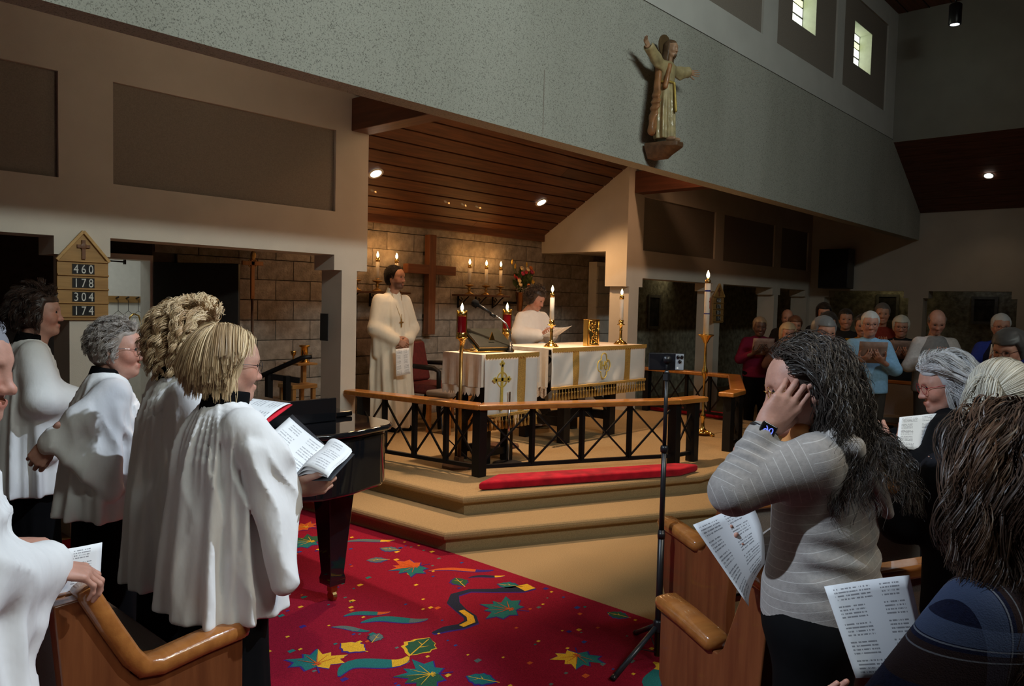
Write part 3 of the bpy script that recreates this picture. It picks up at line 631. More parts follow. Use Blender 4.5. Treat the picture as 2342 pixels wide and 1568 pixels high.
# wall shelves with electric candles
def shelf(label,x0,x1):
    t=thing('candle_shelf',label,'shelf',((x0+x1)/2,6.98,1.745),group='candle shelves on the block wall'); hw=(x1-x0)/2
    obj('board',MB().box(-hw,hw,-.13,.095,-.022,0),BROWNW,t,bevel=.004)
    for x in (-hw*.75,0,hw*.75):
        obj('bracket',MB().tube([(x,.09,-.02),(x,.09,-.17)],.011,6).tube([(x,.09,-.16),(x,.03,-.13),(x,-.05,-.06),(x,-.1,-.025)],.008,6).tube([(x,.07,-.06),(x,.04,-.09),(x,.01,-.06),(x,.04,-.04)],.006,6),IRON,t,smooth=True)
    return t
shelf('dark wooden candle shelf on iron brackets left of the wall cross',5.02,5.84); shelf('dark wooden candle shelf on iron brackets right of the wall cross',6.70,7.54)
nm=['leftmost lit candle','middle lit candle','third lit candle']
for i,x in enumerate((5.13,5.42,5.69)): candlestick('shelf_candle',['lit candle in brass holder on the left wall shelf, farthest from the cross','lit candle in brass holder in the middle of the left wall shelf','lit candle in brass holder on the left wall shelf, behind the man in the robe'][i],(x,6.93,1.745),.125,.215,.021,2.2,foot=.06,style=1)
for i,x in enumerate((6.86,7.16,7.43)): candlestick('shelf_candle',['lit candle in brass holder on the right wall shelf, nearest the cross','lit candle in brass holder in the middle of the right wall shelf','lit candle in brass holder on the right wall shelf, nearest the flowers'][i],(x,6.93,1.745),.125,.215,.021,2.2,foot=.06,style=1)
# processional torches
def torch(label,loc,h):
    t=thing('processional_torch',label,'torch',loc)
    obj('base',MB().prism([(.15*math.cos(a*PI/4+.39),.15*math.sin(a*PI/4+.39)) for a in range(8)],0,.022),BROWNW,t,bevel=.004)
    obj('socket',MB().box(-.03,.03,-.03,.03,.022,.085),BROWNW,t,bevel=.004)
    obj('pole',MB().tube([(0,0,.06),(0,0,h-.24)],.016,10),BRASSD,t,smooth=True)
    obj('collar',MB().lathe([(.016,h-.28),(.016,h-.25),(.03,h-.23),(.05,h-.22),(.048,h-.21)],n=14),BRASS,t,smooth=True)
    obj('lower_band',MB().lathe([(.041,h-.215),(.043,h-.21),(.043,h-.175),(.041,h-.172)],n=18),BRASS,t,smooth=True)
    obj('glass',MB().lathe([(.039,h-.175),(.040,h-.10),(.039,h-.035)],n=18,cap=False),GLASSRED,t,smooth=True)
    obj('inner_candle',MB().lathe([(.024,h-.17),(.024,h-.01)],n=12),GLASSRED,t)
    obj('upper_band',MB().lathe([(.041,h-.038),(.043,h-.035),(.044,h-.008),(.038,h),(.02,h+.004),(.01,h+.012)],n=18),BRASS,t,smooth=True)
    mb=MB()
    for a in range(4): mb.tube([(.055*math.cos(a*PI/2),.055*math.sin(a*PI/2),h-.22),(.055*math.cos(a*PI/2),.055*math.sin(a*PI/2),h+.0)],.004,5); mb.ball((.055*math.cos(a*PI/2),.055*math.sin(a*PI/2),h+.004),.008,8,5)
    obj('guard_rod',mb,BRASS,t); flame(t,(0,0,h+.012),1.1,.25); return t
torch('brass processional torch with red glass and flame standing in front of the lectern cloth',(4.475,4.60,.28),1.29)
torch('brass processional torch with red glass and flame behind the lectern microphone',(5.43,4.97,.28),1.30)
# paschal candle
t=thing('paschal_candle','tall white paschal candle with two blue bands on a brass floor stand','candle',(7.565,4.03,.28))
obj('stand',MB().lathe([(.02,.02),(.10,.025),(.05,.045),(.02,.08),(.016,.16),(.03,.20),(.03,.22),(.014,.25),(.013,.60),(.032,.66),(.034,.70),(.016,.74),(.014,.98),(.03,1.01),(.05,1.05),(.085,1.075),(.088,1.083),(.04,1.088)],n=20),BRASS,t,smooth=True)
for a in range(3): obj('foot',MB().tube([(.0,.0,.05),(.10*math.cos(a*2.1+.3),.10*math.sin(a*2.1+.3),.035),(.15*math.cos(a*2.1+.3),.15*math.sin(a*2.1+.3),.01)],[.018,.015,.022],8),BRASS,t,smooth=True)
obj('candle',MB().lathe([(.030,1.085),(.030,1.64),(.02,1.645)],n=18),WAX,t,smooth=True)
BLUE=mat('blue_band',(.02,.03,.25),.5)
for z,h in((1.54,.018),(1.30,.012)): obj('blue_band',MB().lathe([(.0305,z),(.0305,z+h)],n=18,cap=False),BLUE,t,smooth=True)
obj('emblem',MB().box(-.004,.004,-.0325,-.029,1.36,1.48).box(-.014,.014,-.0325,-.029,1.43,1.44),mat('gold_red_wax',(.5,.1,.05),.5),t)
obj('wick_cap',MB().lathe([(.031,1.63),(.032,1.66),(.012,1.68),(.004,1.69)],n=14),BRASSD,t,smooth=True); flame(t,(0,0,1.69),1.5,.6)
# gold gospel book on the altar
bk=thing('gospel_book','upright gold-covered book with raised vine ornament on the altar','book',(6.44,4.72,1.23),math.radians(-6))
obj('cover',MB().box(-.085,.085,-.035,-.025,0,.275).box(-.085,.085,.025,.035,0,.275).box(-.09,-.08,-.03,.03,.004,.271),BRASS,bk,bevel=.003)
obj('pages',MB().box(-.08,.078,-.025,.025,.005,.27),mat('gilt_pages',(.55,.36,.12),.5,.5),bk)
mb=MB(); mb.box(-.078,.078,-.039,-.035,.008,.02).box(-.078,.078,-.039,-.035,.255,.267).box(-.078,-.066,-.039,-.035,.02,.255).box(.066,.078,-.039,-.035,.02,.255)
rr=random.Random(4)
for k in range(26):
    x=rr.uniform(-.055,.055); z=.03+.0083*k; mb.ball((x,-.036,z),(rr.uniform(.006,.012),.007,rr.uniform(.006,.014)),7,5)
mb.tube([(.03*math.sin(i*.9),-.037,.03+.0105*i) for i in range(21)],.005,5)
obj('vine_ornament',mb,BRASS,bk,smooth=True)
# bible on a brass stand, microphone
bs=thing('book_stand','brass bookstand carrying a dark green book on the lectern','book stand',(4.90,4.71,1.22),math.radians(-8))
obj('frame',MB().tube([(-.20,-.12,.012),(.2,-.12,.012)],.008,6).tube([(-.2,.14,.012),(.2,.14,.012)],.008,6).tube([(-.2,-.12,.012),(-.2,.14,.012)],.008,6).tube([(.2,-.12,.012),(.2,.14,.012)],.008,6).tube([(-.2,-.12,.012),(-.16,.10,.155)],.008,6).tube([(.2,-.12,.012),(.16,.10,.155)],.008,6).tube([(-.16,.1,.155),(-.17,.14,.012)],.008,6).tube([(.16,.1,.155),(.17,.14,.012)],.008,6),BRASS,bs,smooth=True)
GRN=mat('dark_green_leather',(.018,.022,.016),.35,var=.1,coat=.3)
obj('book_cover',MB().obox((0,0,.095),(.19,0,0),(0,.115,.075),(0,-.0055,.0085)),GRN,bs,bevel=.003)
obj('book_pages',MB().obox((0,-.008,.109),(.175,0,0),(0,.105,.068),(0,-.008,.012)),mat('gilt_edges',(.45,.30,.12),.5,.4),bs,bevel=.003); obj('front_cover',MB().obox((0,-.018,.124),(.185,0,0),(0,.112,.073),(0,-.0025,.004)),GRN,bs,bevel=.003)
obj('clip_ornament',MB().prism([(-.03,0),(.03,0),(.012,.04),(0,.07),(-.012,.04)],-.005,.005,axis='y'),BRASS,bs,loc=(-.02,-.085,.105))
mi=thing('gooseneck_microphone','black microphone on a curved chrome gooseneck at the lectern','microphone',(5.03,4.56,1.22))
P=[(0,0,0),(.002,-.003,.10),(-.004,.004,.18),(-.03,.028,.25),(-.075,.068,.30),(-.12,.108,.325)]
obj('gooseneck',MB().tube(P,.0075,8),CHROME,mi,smooth=True); obj('mount',MB().lathe([(.035,0),(.035,.012),(.016,.02),(.014,.05)],n=14),BLACKP,mi,smooth=True)
obj('clip',MB().tube([(-.10,.092,.308),(-.135,.12,.335)],.016,10),BLACKP,mi,smooth=True)
obj('handle',MB().tube([(-.105,.10,.318),(-.16,.145,.365),(-.215,.19,.405)],[.011,.014,.018],12),BLACKP,mi,smooth=True)
obj('mic_head',MB().ball((-.235,.207,.42),(.036,.036,.036),12,9),mat('foam',(.01,.01,.011),.95,bump=.4,bscale=200),mi,smooth=True)
ms=thing('floor_stand','round black stand base with a chrome pole below the lectern cloth','stand',(4.86,4.40,.28))
obj('round_base',MB().lathe([(.13,0),(.13,.012),(.10,.022),(.02,.028)],n=26),BLACKP,ms,smooth=True); obj('pole',MB().tube([(0,0,.02),(0,.0,.62)],.010,10),CHROME,ms,smooth=True)
cb=obj('microphone_cable',MB().tube([(4.99,4.95,.95),(4.62,4.99,.7),(4.58,4.92,.5),(4.64,4.66,.32),(4.60,4.50,.30),(4.52,4.44,.288),(4.45,4.46,.288)],.006,6),BLACKP,smooth=True); tag(cb,'thin black cable looping to the floor by the lectern','cable')
# wall cross
cw=thing('wall_cross','plain brown wooden cross hung on the block wall of the recess','cross',(6.265,7.0,1.25))
obj('upright',MB().box(-.055,.055,-.045,.045,0,1.19),CROSSW,cw,bevel=.006); obj('crossbar',MB().box(-.385,-.055,-.045,.045,.72,.83).box(.055,.385,-.045,.045,.72,.83),wood('cross_wood_bar',(0.20,0.075,0.03),(0.13,0.045,0.02),.5,'X',.1),cw,bevel=.006)
obj('hanger',MB().box(-.04,.04,.045,.085,.2,.24).box(-.04,.04,.045,.085,.95,.99),IRON,cw)
# flowers in a wall vase
fv=thing('flower_vase','copper cone wall vase with red, yellow and orange flowers','flowers',(7.84,6.95,1.54))
obj('vase',MB().lathe([(.03,0),(.035,.01),(.06,.26),(.062,.262),(.055,.25)],n=16),mat('copper',(.40,.20,.10),.3,1.0,var=.1),fv,smooth=True)
obj('bracket',MB().box(-.18,.0,.05,.138,.10,.13),IRON,fv)
LEAF=mat('leaf_green',(.09,.15,.05),.6,var=.3,scale=12)
FC=[mat('petal_%d'%i,c,.55,var=.12) for i,c in enumerate([(.55,.03,.04),(.75,.45,.05),(.70,.20,.03),(.80,.62,.35),(.45,.03,.10)])]
rr=random.Random(11)
def leaf_mb(L,W): 
    return MB().grid([[(W*s*math.sin(PI*i/5),.0+.25*W*abs(s),L*i/5) for s in(-1,0,1)] for i in range(6)])
lm=[obj('leaf',leaf_mb(.14,.026),LEAF,fv,smooth=True)]
for k in range(95):
    o=dup(lm[0],fv) if k else lm[0]
    a=rr.uniform(0,2*PI); b=rr.uniform(.15,1.25); o.location=(.05*math.cos(a)*b,.03*math.sin(a)*b-.05,.25+rr.uniform(0,.16)); o.rotation_euler=(abs(b*math.sin(a))*.8,b*math.cos(a),rr.uniform(0,6)); s=rr.uniform(.7,1.5); o.scale=(s,s,s)
for k in range(19):
    a=rr.uniform(0,2*PI); rad=rr.uniform(.03,.22); z=.34+rr.uniform(.0,.25); c=(rad*math.cos(a),rad*math.sin(a)*.4-.05,z)
    st=obj('stem',MB().tube([(0,0,.24),(c[0]*.4,c[1]*.4,.24+(z-.24)*.6),c],.004,5),LEAF,fv)
    mb=MB(); nP=6
    for q in range(nP):
        an=2*PI*q/nP; mb.ball((c[0]+.018*math.cos(an),c[1]+.010*math.sin(an)-.006,c[2]+.014*math.sin(an)),(.016,.012,.018),7,5)
    obj('blossom',mb,FC[k%5],fv,smooth=True)
for k in range(5):
    x=rr.uniform(-.25,.28); mb=MB(); z=.52+rr.uniform(0,.12); mb.tube([(0,0,.25),(x*.5,-.03,.42),(x,-.05,z)],.003,5); obj('stem',mb,LEAF,fv); obj('bud',MB().ball((x,-.05,z+.02),(.012,.012,.035),8,6),FC[1],fv,smooth=True)
mb=MB()
for k in range(70): mb.ball((rr.gauss(.0,.06),-.07+rr.gauss(0,.02),.30+rr.gauss(0,.035)),.006,5,4)
o=obj('filler_blooms',mb,mat('tiny_white_bloom',(.55,.52,.48),.7),fv); o['kind']='stuff'
# statue console is built with the statue
# hymn boards
def hymn(label,x,z,nums,w=.318,h=.40,yy=5.63):
    t=thing('hymn_board',label,'hymn board',(x,yy,z)); hw=w/2
    obj('board',MB().prism([(-hw,0),(hw,0),(hw,h),(0,h+.19),(-hw,h)],0,.018,axis='y'),BOARDW,t,bevel=.003)
    for s in(-1,1): obj('gable_trim',MB().bar((s*(hw+.004),-.006,h-.004),(0,-.006,h+.193),.02,.022,upv=(0,1,0)),wood('light_oak_trim',(.56,.34,.12),(.44,.26,.09),.5,'X',.1),t,bevel=.003)
    for i in range(5): obj('slat_rail',MB().box(-hw,hw,-.012,0,h-.012-i*(h-.012)/4.2,h-i*(h-.012)/4.2),BOARDW,t,bevel=.002)
    obj('small_cross',MB().box(-.011,.011,-.014,0,h+.008,h+.135).box(-.04,.04,-.014,0,h+.083,h+.103).ball((0,-.012,h+.093),(.022,.005,.022),10,6),mat('cross_walnut',(.17,.07,.03),.5),t)
    for i,n in enumerate(nums):
        zc=h-.062-i*(h-.012)/4.2
        for j,ch in enumerate(n):
            cx=(j-1)*.046
            c=obj('number_card',MB().box(cx-.0225,cx+.0225,-.006,0,zc-.036,zc+.036),BLACKP,t)
            text_mesh('numeral',ch,.082,mat('card_white',(.72,.72,.68),.7),c,(cx,-.0075,zc),(PI/2,0,0),.0005,sx=.78)
hymn('light oak hymn board with numbers 460 178 304 174 on the near pier',1.94,1.467,['460','178','304','174'])
hymn('narrow oak hymn board on the pier behind the paschal candle',10.93,1.425,['460','178','304','174'],w=.34,h=.40)
# processional cross in the aisle
pc=thing('processional_cross','wooden processional cross with brass ornament on a tall dark staff','cross',(3.90,6.92,0))
obj('staff',MB().tube([(0,0,0),(0,0,1.66)],.013,8),mat('staff_wood',(.06,.025,.012),.4),pc,smooth=True)
PW=wood('processional_oak',(.50,.24,.09),(.38,.17,.06),.5,'Z',.1)
obj('upright',MB().box(-.018,.018,-.012,.012,1.63,2.02),PW,pc,bevel=.003); obj('crossbar',MB().box(-.11,.11,-.012,.012,1.955,1.995),PW,pc,bevel=.003)
obj('ornament',MB().tube([(.045*math.cos(a),0,1.975+.045*math.sin(a)) for a in np.linspace(0,2*PI,19)],.006,5).ball((0,-.012,2.05),(.03,.012,.045),8,6),BRASSD,pc,smooth=True)
obj('foot',MB().lathe([(.14,0),(.14,.015),(.03,.03),(.018,.09)],n=14),IRON,pc,smooth=True)
tag(obj('wall_plaque',MB().box(3.52,3.74,7.08,7.098,1.83,1.96),BLACKP,bevel=.004),'small dark plaque on the block wall behind the processional cross','plaque')
# sacristy contents
rk=thing('coat_rack','oak coat rail with hanging wire hangers on the sacristy wall','coat rack',(3.62,9.17,1.58))
obj('rail',MB().box(-.2,.4,0,.025,-.03,.045),BOARDW,rk,bevel=.004)
for k in range(4):
    x=-.12+.11*k; obj('peg',MB().tube([(x,0,.02),(x,-.07,.035)],.009,6),BLACKP,rk); obj('wire_hanger',MB().tube([(x,-.06,.0),(x,-.06,-.12),(x-.1,-.07,-.2),(x+.1,-.05,-.2),(x,-.06,-.12)],.003,4),BLACKP,rk)
cr=obj('brass_crook',MB().tube([(3.60,8.6,0),(3.56,8.6,1.0),(3.54,8.6,1.33),(3.515,8.6,1.42),(3.46,8.6,1.44),(3.42,8.6,1.40),(3.405,8.6,1.30)],.009,8),BRASS,smooth=True); tag(cr,'thin brass crook standing in the lit doorway','staff')
# ramp handrail and credence table in the left aisle
rh=thing('ramp_handrail','black ramp handrail behind the grand piano','handrail',(3.7,6.15,0))
obj('handrail',MB().tube([(-.16,.18,.90),(.16,-.16,1.12),(.22,-.22,1.135)],.022,8),IRON,rh,smooth=True)
for p in((-.04,.05),(.06,-.08)): obj('post',MB().box(p[0]-.025,p[0]+.025,p[1]-.025,p[1]+.025,0,.96),IRON,rh)
obj('lower_rail',MB().bar((-.04,.05,.95),(.14,-.16,.92),.03,.05),IRON,rh); obj('brace',MB().bar((-.03,.04,.72),(.06,-.08,.52),.02,.02),IRON,rh)
ct=thing('credence_table','small oak side table holding brass vessels in the left aisle','table',(4.22,6.62,0))
obj('shelf',MB().box(-.14,.14,-.13,.13,.775,.815),BOARDW,ct,bevel=.004); obj('upper_shelf',MB().box(-.08,.14,-.13,.13,1.0,1.02),BOARDW,ct,bevel=.003); obj('back_post',MB().box(.09,.13,.05,.09,.815,1.0),BOARDW,ct)
for sx in(-.11,.11):
    for sy in(-.1,.1): obj('leg',MB().box(sx-.018,sx+.018,sy-.018,sy+.018,0,.775),BOARDW,ct)
v=obj('brass_vessel',MB().lathe([(.05,0),(.05,.01),(.038,.015),(.035,.15),(.05,.155),(.055,.165),(.05,.17),(.01,.172)],n=18),BRASS,loc=(4.28,6.60,1.02),smooth=True); tag(v,'tall brass vessel with a flared lid on the side table','vessel')
v=obj('brass_cup',MB().lathe([(.028,0),(.026,.01),(.008,.02),(.008,.06),(.022,.075),(.03,.11),(.028,.112)],n=14),BRASS,loc=(4.195,6.66,1.02),smooth=True); tag(v,'small brass goblet beside the tall vessel','cup')
# armchair and stool
ch=thing('armchair','maroon leather armchair with dark wooden arms behind the lectern','armchair',(5.82,6.42,.28),math.radians(14))
obj('seat',MB().box(-.27,.27,-.27,.24,.36,.47),MAROON,ch,bevel=.04,seg=4)
obj('backrest',MB().obox((0,.27,.69),(.235,0,0),(0,.035,-.008),(0,.05,.22)),MAROON,ch,bevel=.03,seg=3)
obj('back_frame',MB().obox((0,.31,.68),(.265,0,0),(0,.018,-.004),(0,.055,.245)),BROWNW,ch,bevel=.012)
for s in(-1,1):
    obj('armrest',MB().tube([(s*.28,.30,.66),(s*.29,.1,.665),(s*.29,-.20,.655),(s*.285,-.26,.62),(s*.28,-.26,.40)],[.022,.026,.028,.026,.024],8),DARKW,ch,smooth=True)
    obj('leg',MB().tube([(s*.25,-.24,.38),(s*.255,-.26,0)],[.03,.02],8),DARKW,ch,smooth=True); obj('leg',MB().tube([(s*.25,.24,.40),(s*.255,.30,0)],[.03,.02],8),DARKW,ch,smooth=True)
obj('apron',MB().box(-.26,.26,-.26,-.22,.30,.37),DARKW,ch)
st=thing('cushioned_stool','low oak stool with a grey cushion beside the maroon armchair','stool',(5.62,5.93,.28),math.radians(8))
obj('cushion',MB().box(-.22,.22,-.16,.16,.38,.445),GREYF,st,bevel=.025,seg=3); obj('frame',MB().box(-.22,.22,-.16,.16,.31,.38),RAILW,st,bevel=.006)
for sx in(-.19,.19):
    for sy in(-.13,.13): obj('leg',MB().box(sx-.02,sx+.02,sy-.02,sy+.02,0,.31),RAILW,st)
for i,(p,h,l) in enumerate([((6.08,6.36,.28),.17,'clear pump bottle with a white label on the floor by the armchair'),((5.62,6.75,.28),.20,'pale plastic bottle on the floor behind the armchair')]):
    b=thing('pump_bottle',l,'bottle',p)
    obj('body',MB().lathe([(.028,0),(.03,.01),(.03,h*.6),(.012,h*.72),(.012,h*.78)],n=14),mat('clear_plastic',(.25,.25,.24),.15,trans=.5),b,smooth=True); obj('label',MB().lathe([(.0305,h*.25),(.0305,h*.52)],n=14,cap=False),PAPER,b,smooth=True)
    obj('pump',MB().lathe([(.008,h*.78),(.008,h*.9),(.014,h*.92),(.012,h)],n=10).bar((0,0,h*.96),(.035,0,h*.96),.01,.008),WHITE,b)
# ------------------------------------------------------------------ grand piano
pn=thing('grand_piano','glossy black grand piano with closed lid beside the choir','piano',(2.0,4.0,0))
def pp(o=0.0,z=0): 
    A=[(2.70+o,4.72),(2.70+o,3.42)]
    for k in range(1,7): a=k*PI/12; A.append((2.70+o-.17*(1-math.cos(a)),3.42-(.20+o)*math.sin(a)))
    A+=[(2.36,3.17-o),(2.18,3.16-o),(2.04,3.22-o),(1.92-o*.5,3.38-o*.5),(1.84-o*.6,3.62-o*.5),(1.76-o,3.92),(1.70-o,4.25),(1.68-o,4.72)]
    return [(x-2.0,y-4.0) for x,y in A]
obj('case',MB().prism(pp(-.012),.66,.955),PIANO,pn,bevel=.02,seg=3); obj('lid',MB().prism(pp(.02),.962,.992),PIANO,pn,bevel=.014,seg=3)
obj('folded_lid_flap',MB().box(-.15,.64,-.42,-.05,.994,1.022),PIANO,pn,bevel=.008)
obj('music_desk',MB().box(-.12,.47,-.505,-.48,.993,1.118),PIANO,pn,bevel=.004); obj('desk_ledge',MB().box(-.12,.47,-.50,-.44,.993,1.0),PIANO,pn,bevel=.003)
obj('key_bed',MB().box(-.32,.70,.66,.95,.60,.72),PIANO,pn,bevel=.01); obj('fallboard',MB().box(-.32,.70,.70,.74,.72,.86),PIANO,pn,bevel=.006)
mb=MB()
for k in range(52): mb.box(-.29+k*.0188,-.29+k*.0188+.0172,.745,.90,.72,.74)
o=obj('white_keys',mb,WAX,pn); o['kind']='stuff'
for (x,y) in ((.46,-.50),(-.22,.60),(.56,.60)):
    obj('leg',MB().add([(x+a*w,y+b*w,z) for z,w in((.66,.085),(.55,.075),(.16,.045),(.13,.052),(.10,.05)) for a,b in((-1,-1),(1,-1),(1,1),(-1,1))],[(k*4+i,k*4+(i+1)%4,k*4+4+(i+1)%4,k*4+4+i)[::-1] for k in range(4) for i in range(4)]+[(0,1,2,3),(19,18,17,16)]),PIANO,pn,bevel=.004)
    obj('caster',MB().tube([(x-.012,y,.03),(x+.012,y,.03)],.03,14).box(x-.02,x+.02,y-.02,y+.02,.055,.10),BRASSD,pn)
obj('lyre',MB().bar((-.08,.35,.66),(-.05,.35,.12),.03,.03).bar((.08,.35,.66),(.05,.35,.12),.03,.03).box(-.1,.1,.3,.4,.08,.13),PIANO,pn)
# ------------------------------------------------------------------ phone tripod
tp=thing('phone_tripod','slim black tripod stand on the red carpet by the pew end','tripod',(3.09,1.835,.006))
obj('pole',MB().tube([(0,0,.03),(0,0,.62)],.0155,12),BLACKP,tp,smooth=True); obj('pole_upper',MB().tube([(0,0,.6),(0,0,1.0)],.012,12),BLACKP,tp,smooth=True); obj('pole_top',MB().tube([(0,0,1.0),(0,0,1.33)],.009,12),BLACKP,tp,smooth=True)
for z in (.6,1.0): obj('lock_ring',MB().lathe([(.017,z-.02),(.018,z),(.016,z+.01)],n=12),BLACKP,tp,smooth=True)
obj('hub',MB().lathe([(.02,.14),(.024,.15),(.024,.19),(.018,.20)],n=14),BLACKP,tp,smooth=True)
LEGM=mat('tripod_leg',(.06,.07,.085),.35,.6)
for k,a in enumerate((math.radians(172),math.radians(292),math.radians(52))):
    ca,sa=math.cos(a),math.sin(a); obj('leg',MB().tube([(.02*ca,.02*sa,.165),(.29*ca,.29*sa,.012)],[.0115,.0125],10),LEGM,tp,smooth=True); obj('leg_strut',MB().tube([(.016*ca,.016*sa,.05),(.14*ca,.14*sa,.10)],.003,5),BLACKP,tp)
    obj('rubber_foot',MB().tube([(.285*ca,.285*sa,.016),(.305*ca,.305*sa,.006)],.0135,10),BLACKP,tp,smooth=True)
obj('phone_clamp',MB().box(-.012,.012,-.012,.012,1.31,1.34).ball((0,0,1.345),.012,10,7),BLACKP,tp)
ph=thing('phone','black smartphone held sideways on the tripod, camera side facing out','phone',(3.10,1.845,1.40),math.radians(-47))
PH=mat('phone_back',(.012,.012,.016),.25,coat=.5)
obj('body',MB().box(-.082,.082,-.005,.005,-.04,.04),PH,ph,bevel=.006,seg=4)
obj('camera_bump',MB().box(.04,.078,-.0075,-.005,-.036,.036),mat('camera_plate',(.42,.44,.47),.35,.3),ph,bevel=.004)
for x,z in((.050,.022),(.068,.022),(.059,.002)): obj('lens',MB().tube([(x,-.0075,z),(x,-.011,z)],.0078,14),PIANO,ph,smooth=True)
obj('flash',MB().tube([(.050,-.0075,-.028),(.050,-.0085,-.028)],.0045,10),WHITE,ph)
obj('ring_mount',MB().tube([(.0,-.004,.01),(.0,-.022,.01)],.019,18).tube([(0,-.012,.01),(0,-.012,-.06)],.006,8),BLACKP,ph,smooth=True)
# ------------------------------------------------------------------ pews
def pew_end_poly():
    return [(0,.605),(0,.36),(-.03,.32),(-.16,.06),(-.16,0),(-.50,0),(-.49,.40),(-.53,.84),(-.43,.845),(-.335,.60),(-.31,.575),(-.28,.572)]
def capsweep(pts):
    arm=MB(); n=len(pts); sec=12; v=[];f=[]
    for i,(x,zz) in enumerate(pts):
        dx=pts[min(i+1,n-1)][0]-pts[max(i-1,0)][0]; dz=pts[min(i+1,n-1)][1]-pts[max(i-1,0)][1]; l=math.hypot(dx,dz); nx,nz=-dz/l,dx/l
        if nz<0: nx,nz=-nx,-nz
        sx=1 if 0<i<n-1 else .72
        for s in range(sec):
            a=2*PI*s/sec; ww=.046*(1 if sx==1 else .86)*math.copysign(abs(math.cos(a))**.55,math.cos(a)); hh=.030*sx*math.copysign(abs(math.sin(a))**.7,math.sin(a)); v.append((x+nx*hh,ww,zz+nz*hh))
    for i in range(n-1):
        for s in range(sec): f.append((i*sec+s,i*sec+(s+1)%sec,(i+1)*sec+(s+1)%sec,(i+1)*sec+s))
    f+=[tuple(range(sec))[::-1],tuple((n-1)*sec+s for s in range(sec))]
    return arm.add(v,f)
def pew(label,ox,oy,ang,length,side,z=0,full=False):
    t=thing('pew',label,'pew',(ox,oy,z),ang)   # local x = facing, local y = along the seat (side * +)
    for k,y0 in enumerate((0,length)):
        y=y0*side
        e=obj('end_panel',MB().prism(pew_end_poly(),-.026,.026,axis='y'),OAK,t,bevel=.006,loc=(0,y,0))
        if full: caps=[[(.014,.618),(-.004,.622),(-.12,.612),(-.25,.594),(-.30,.602),(-.335,.645),(-.39,.745),(-.445,.85),(-.455,.866)]]
        else: caps=[[(.014,.618),(-.004,.622),(-.12,.612),(-.27,.590),(-.29,.586)],[(-.425,.868),(-.44,.872),(-.52,.862),(-.54,.856)]]
        for c in caps:
            o=obj('arm_cap',capsweep(c),OAKT,e,smooth=True)
            if not full: obj('trim_bead',MB().bar((c[0][0]-.005,-.03,c[0][1]-.032),(c[-1][0],-.03,c[-1][1]-.032),.006,.005),WAX,e)
    y0,y1=sorted((.03*side,(length-.03)*side))
    obj('seat_board',MB().box(-.39,-.03,y0,y1,.36,.385),OAK,t); obj('seat_cushion',MB().box(-.39,-.02,y0,y1,.386,.445),GREYF,t,bevel=.02,seg=3)
    obj('backrest',MB().add([(-.395,y0,.42),(-.445,y0,.80),(-.49,y0,.80),(-.45,y0,.42),(-.395,y1,.42),(-.445,y1,.80),(-.49,y1,.80),(-.45,y1,.42)],[(0,1,2,3),(7,6,5,4),(0,4,5,1),(1,5,6,2),(2,6,7,3),(3,7,4,0)]),GREYF,t,bevel=.008)
    obj('top_rail',MB().box(-.515,-.435,y0,y1,.80,.845),OAKT,t,bevel=.014,seg=3)
    return t
pew('oak choir pew with grey cushion and rounded arm at the lower left',1.205,2.205,0,3.2,1,full=True)
GA=math.radians(65.5)
pew('oak pew end in the front row, beside the tripod',3.235,1.90,GA,4.2,-1)
pew('oak pew end in the second row, beside the woman in the grey striped top',2.36,1.37,GA,4.2,-1)
pew('grey upholstered pew on the far side, just behind the man in light blue',9.42,3.55,PI,4.5,1)
pew('farther grey pew behind the first one on the far side',10.35,3.75,PI,4.5,1)
pew('rearmost grey pew on the far side, by the passage',11.4,3.75,PI,4.5,1)
# lamps in view
def downlight(label,loc,nrm):
    t=thing('recessed_downlight',label,'ceiling light',loc); q=Vector((0,0,-1)).rotation_difference(Vector(nrm)); t.rotation_mode='QUATERNION'; t.rotation_quaternion=q
    obj('trim_ring',MB().lathe([(.058,-.004),(.072,-.008),(.082,-.003),(.082,.002),(.06,.004)],n=24,cap=False),WHITE,t,smooth=True); obj('lens',MB().ball((0,0,.004),(.062,.062,.014),20,8),BULB,t,smooth=True)
def offs(p,n,d): return tuple(Vector(p)+Vector(n)*d)
for p,l in(((5.02,6.47,2.95),'glowing recessed downlight in the cedar slope above the man in the robe'),((7.67,6.47,2.95),'glowing recessed downlight in the cedar slope, right of the wall cross')): downlight(l,(p[0],p[1],slope(p[1])-.012),(0,-.515,-.857))
fn=Vector((-.93,0,-1.64)).normalized(); fz=4.285-.567*(13.80-12.93)
downlight('glowing recessed downlight in the dark far slope at the right',(13.80-.012,2.68,fz-.02),fn)
sp=thing('pendant_spotlight','black cylinder spotlight hanging high at the right','ceiling light',(11.90,2.81,5.55))
obj('housing',MB().lathe([(.075,0),(.08,.01),(.08,.26),(.06,.28)],n=20),BLACKP,sp,smooth=True); obj('lens',MB().ball((0,0,.006),(.068,.068,.012),16,8),BULBC,sp,smooth=True); obj('stem',MB().tube([(0,0,.27),(0,0,.66)],.012,8),BLACKP,sp,smooth=True)
sk=thing('hanging_loudspeaker','black box loudspeaker mounted high in the far dark corner','loudspeaker',(14.3,5.1,2.05)); obj('cabinet',MB().box(-.16,.16,-.27,.25,0,.70),BLACKP,sk,bevel=.01); obj('grille',MB().box(-.17,-.16,-.25,.23,.02,.68),IRON,sk); obj('bracket',MB().box(.16,.28,-.05,.05,.3,.4),IRON,sk)
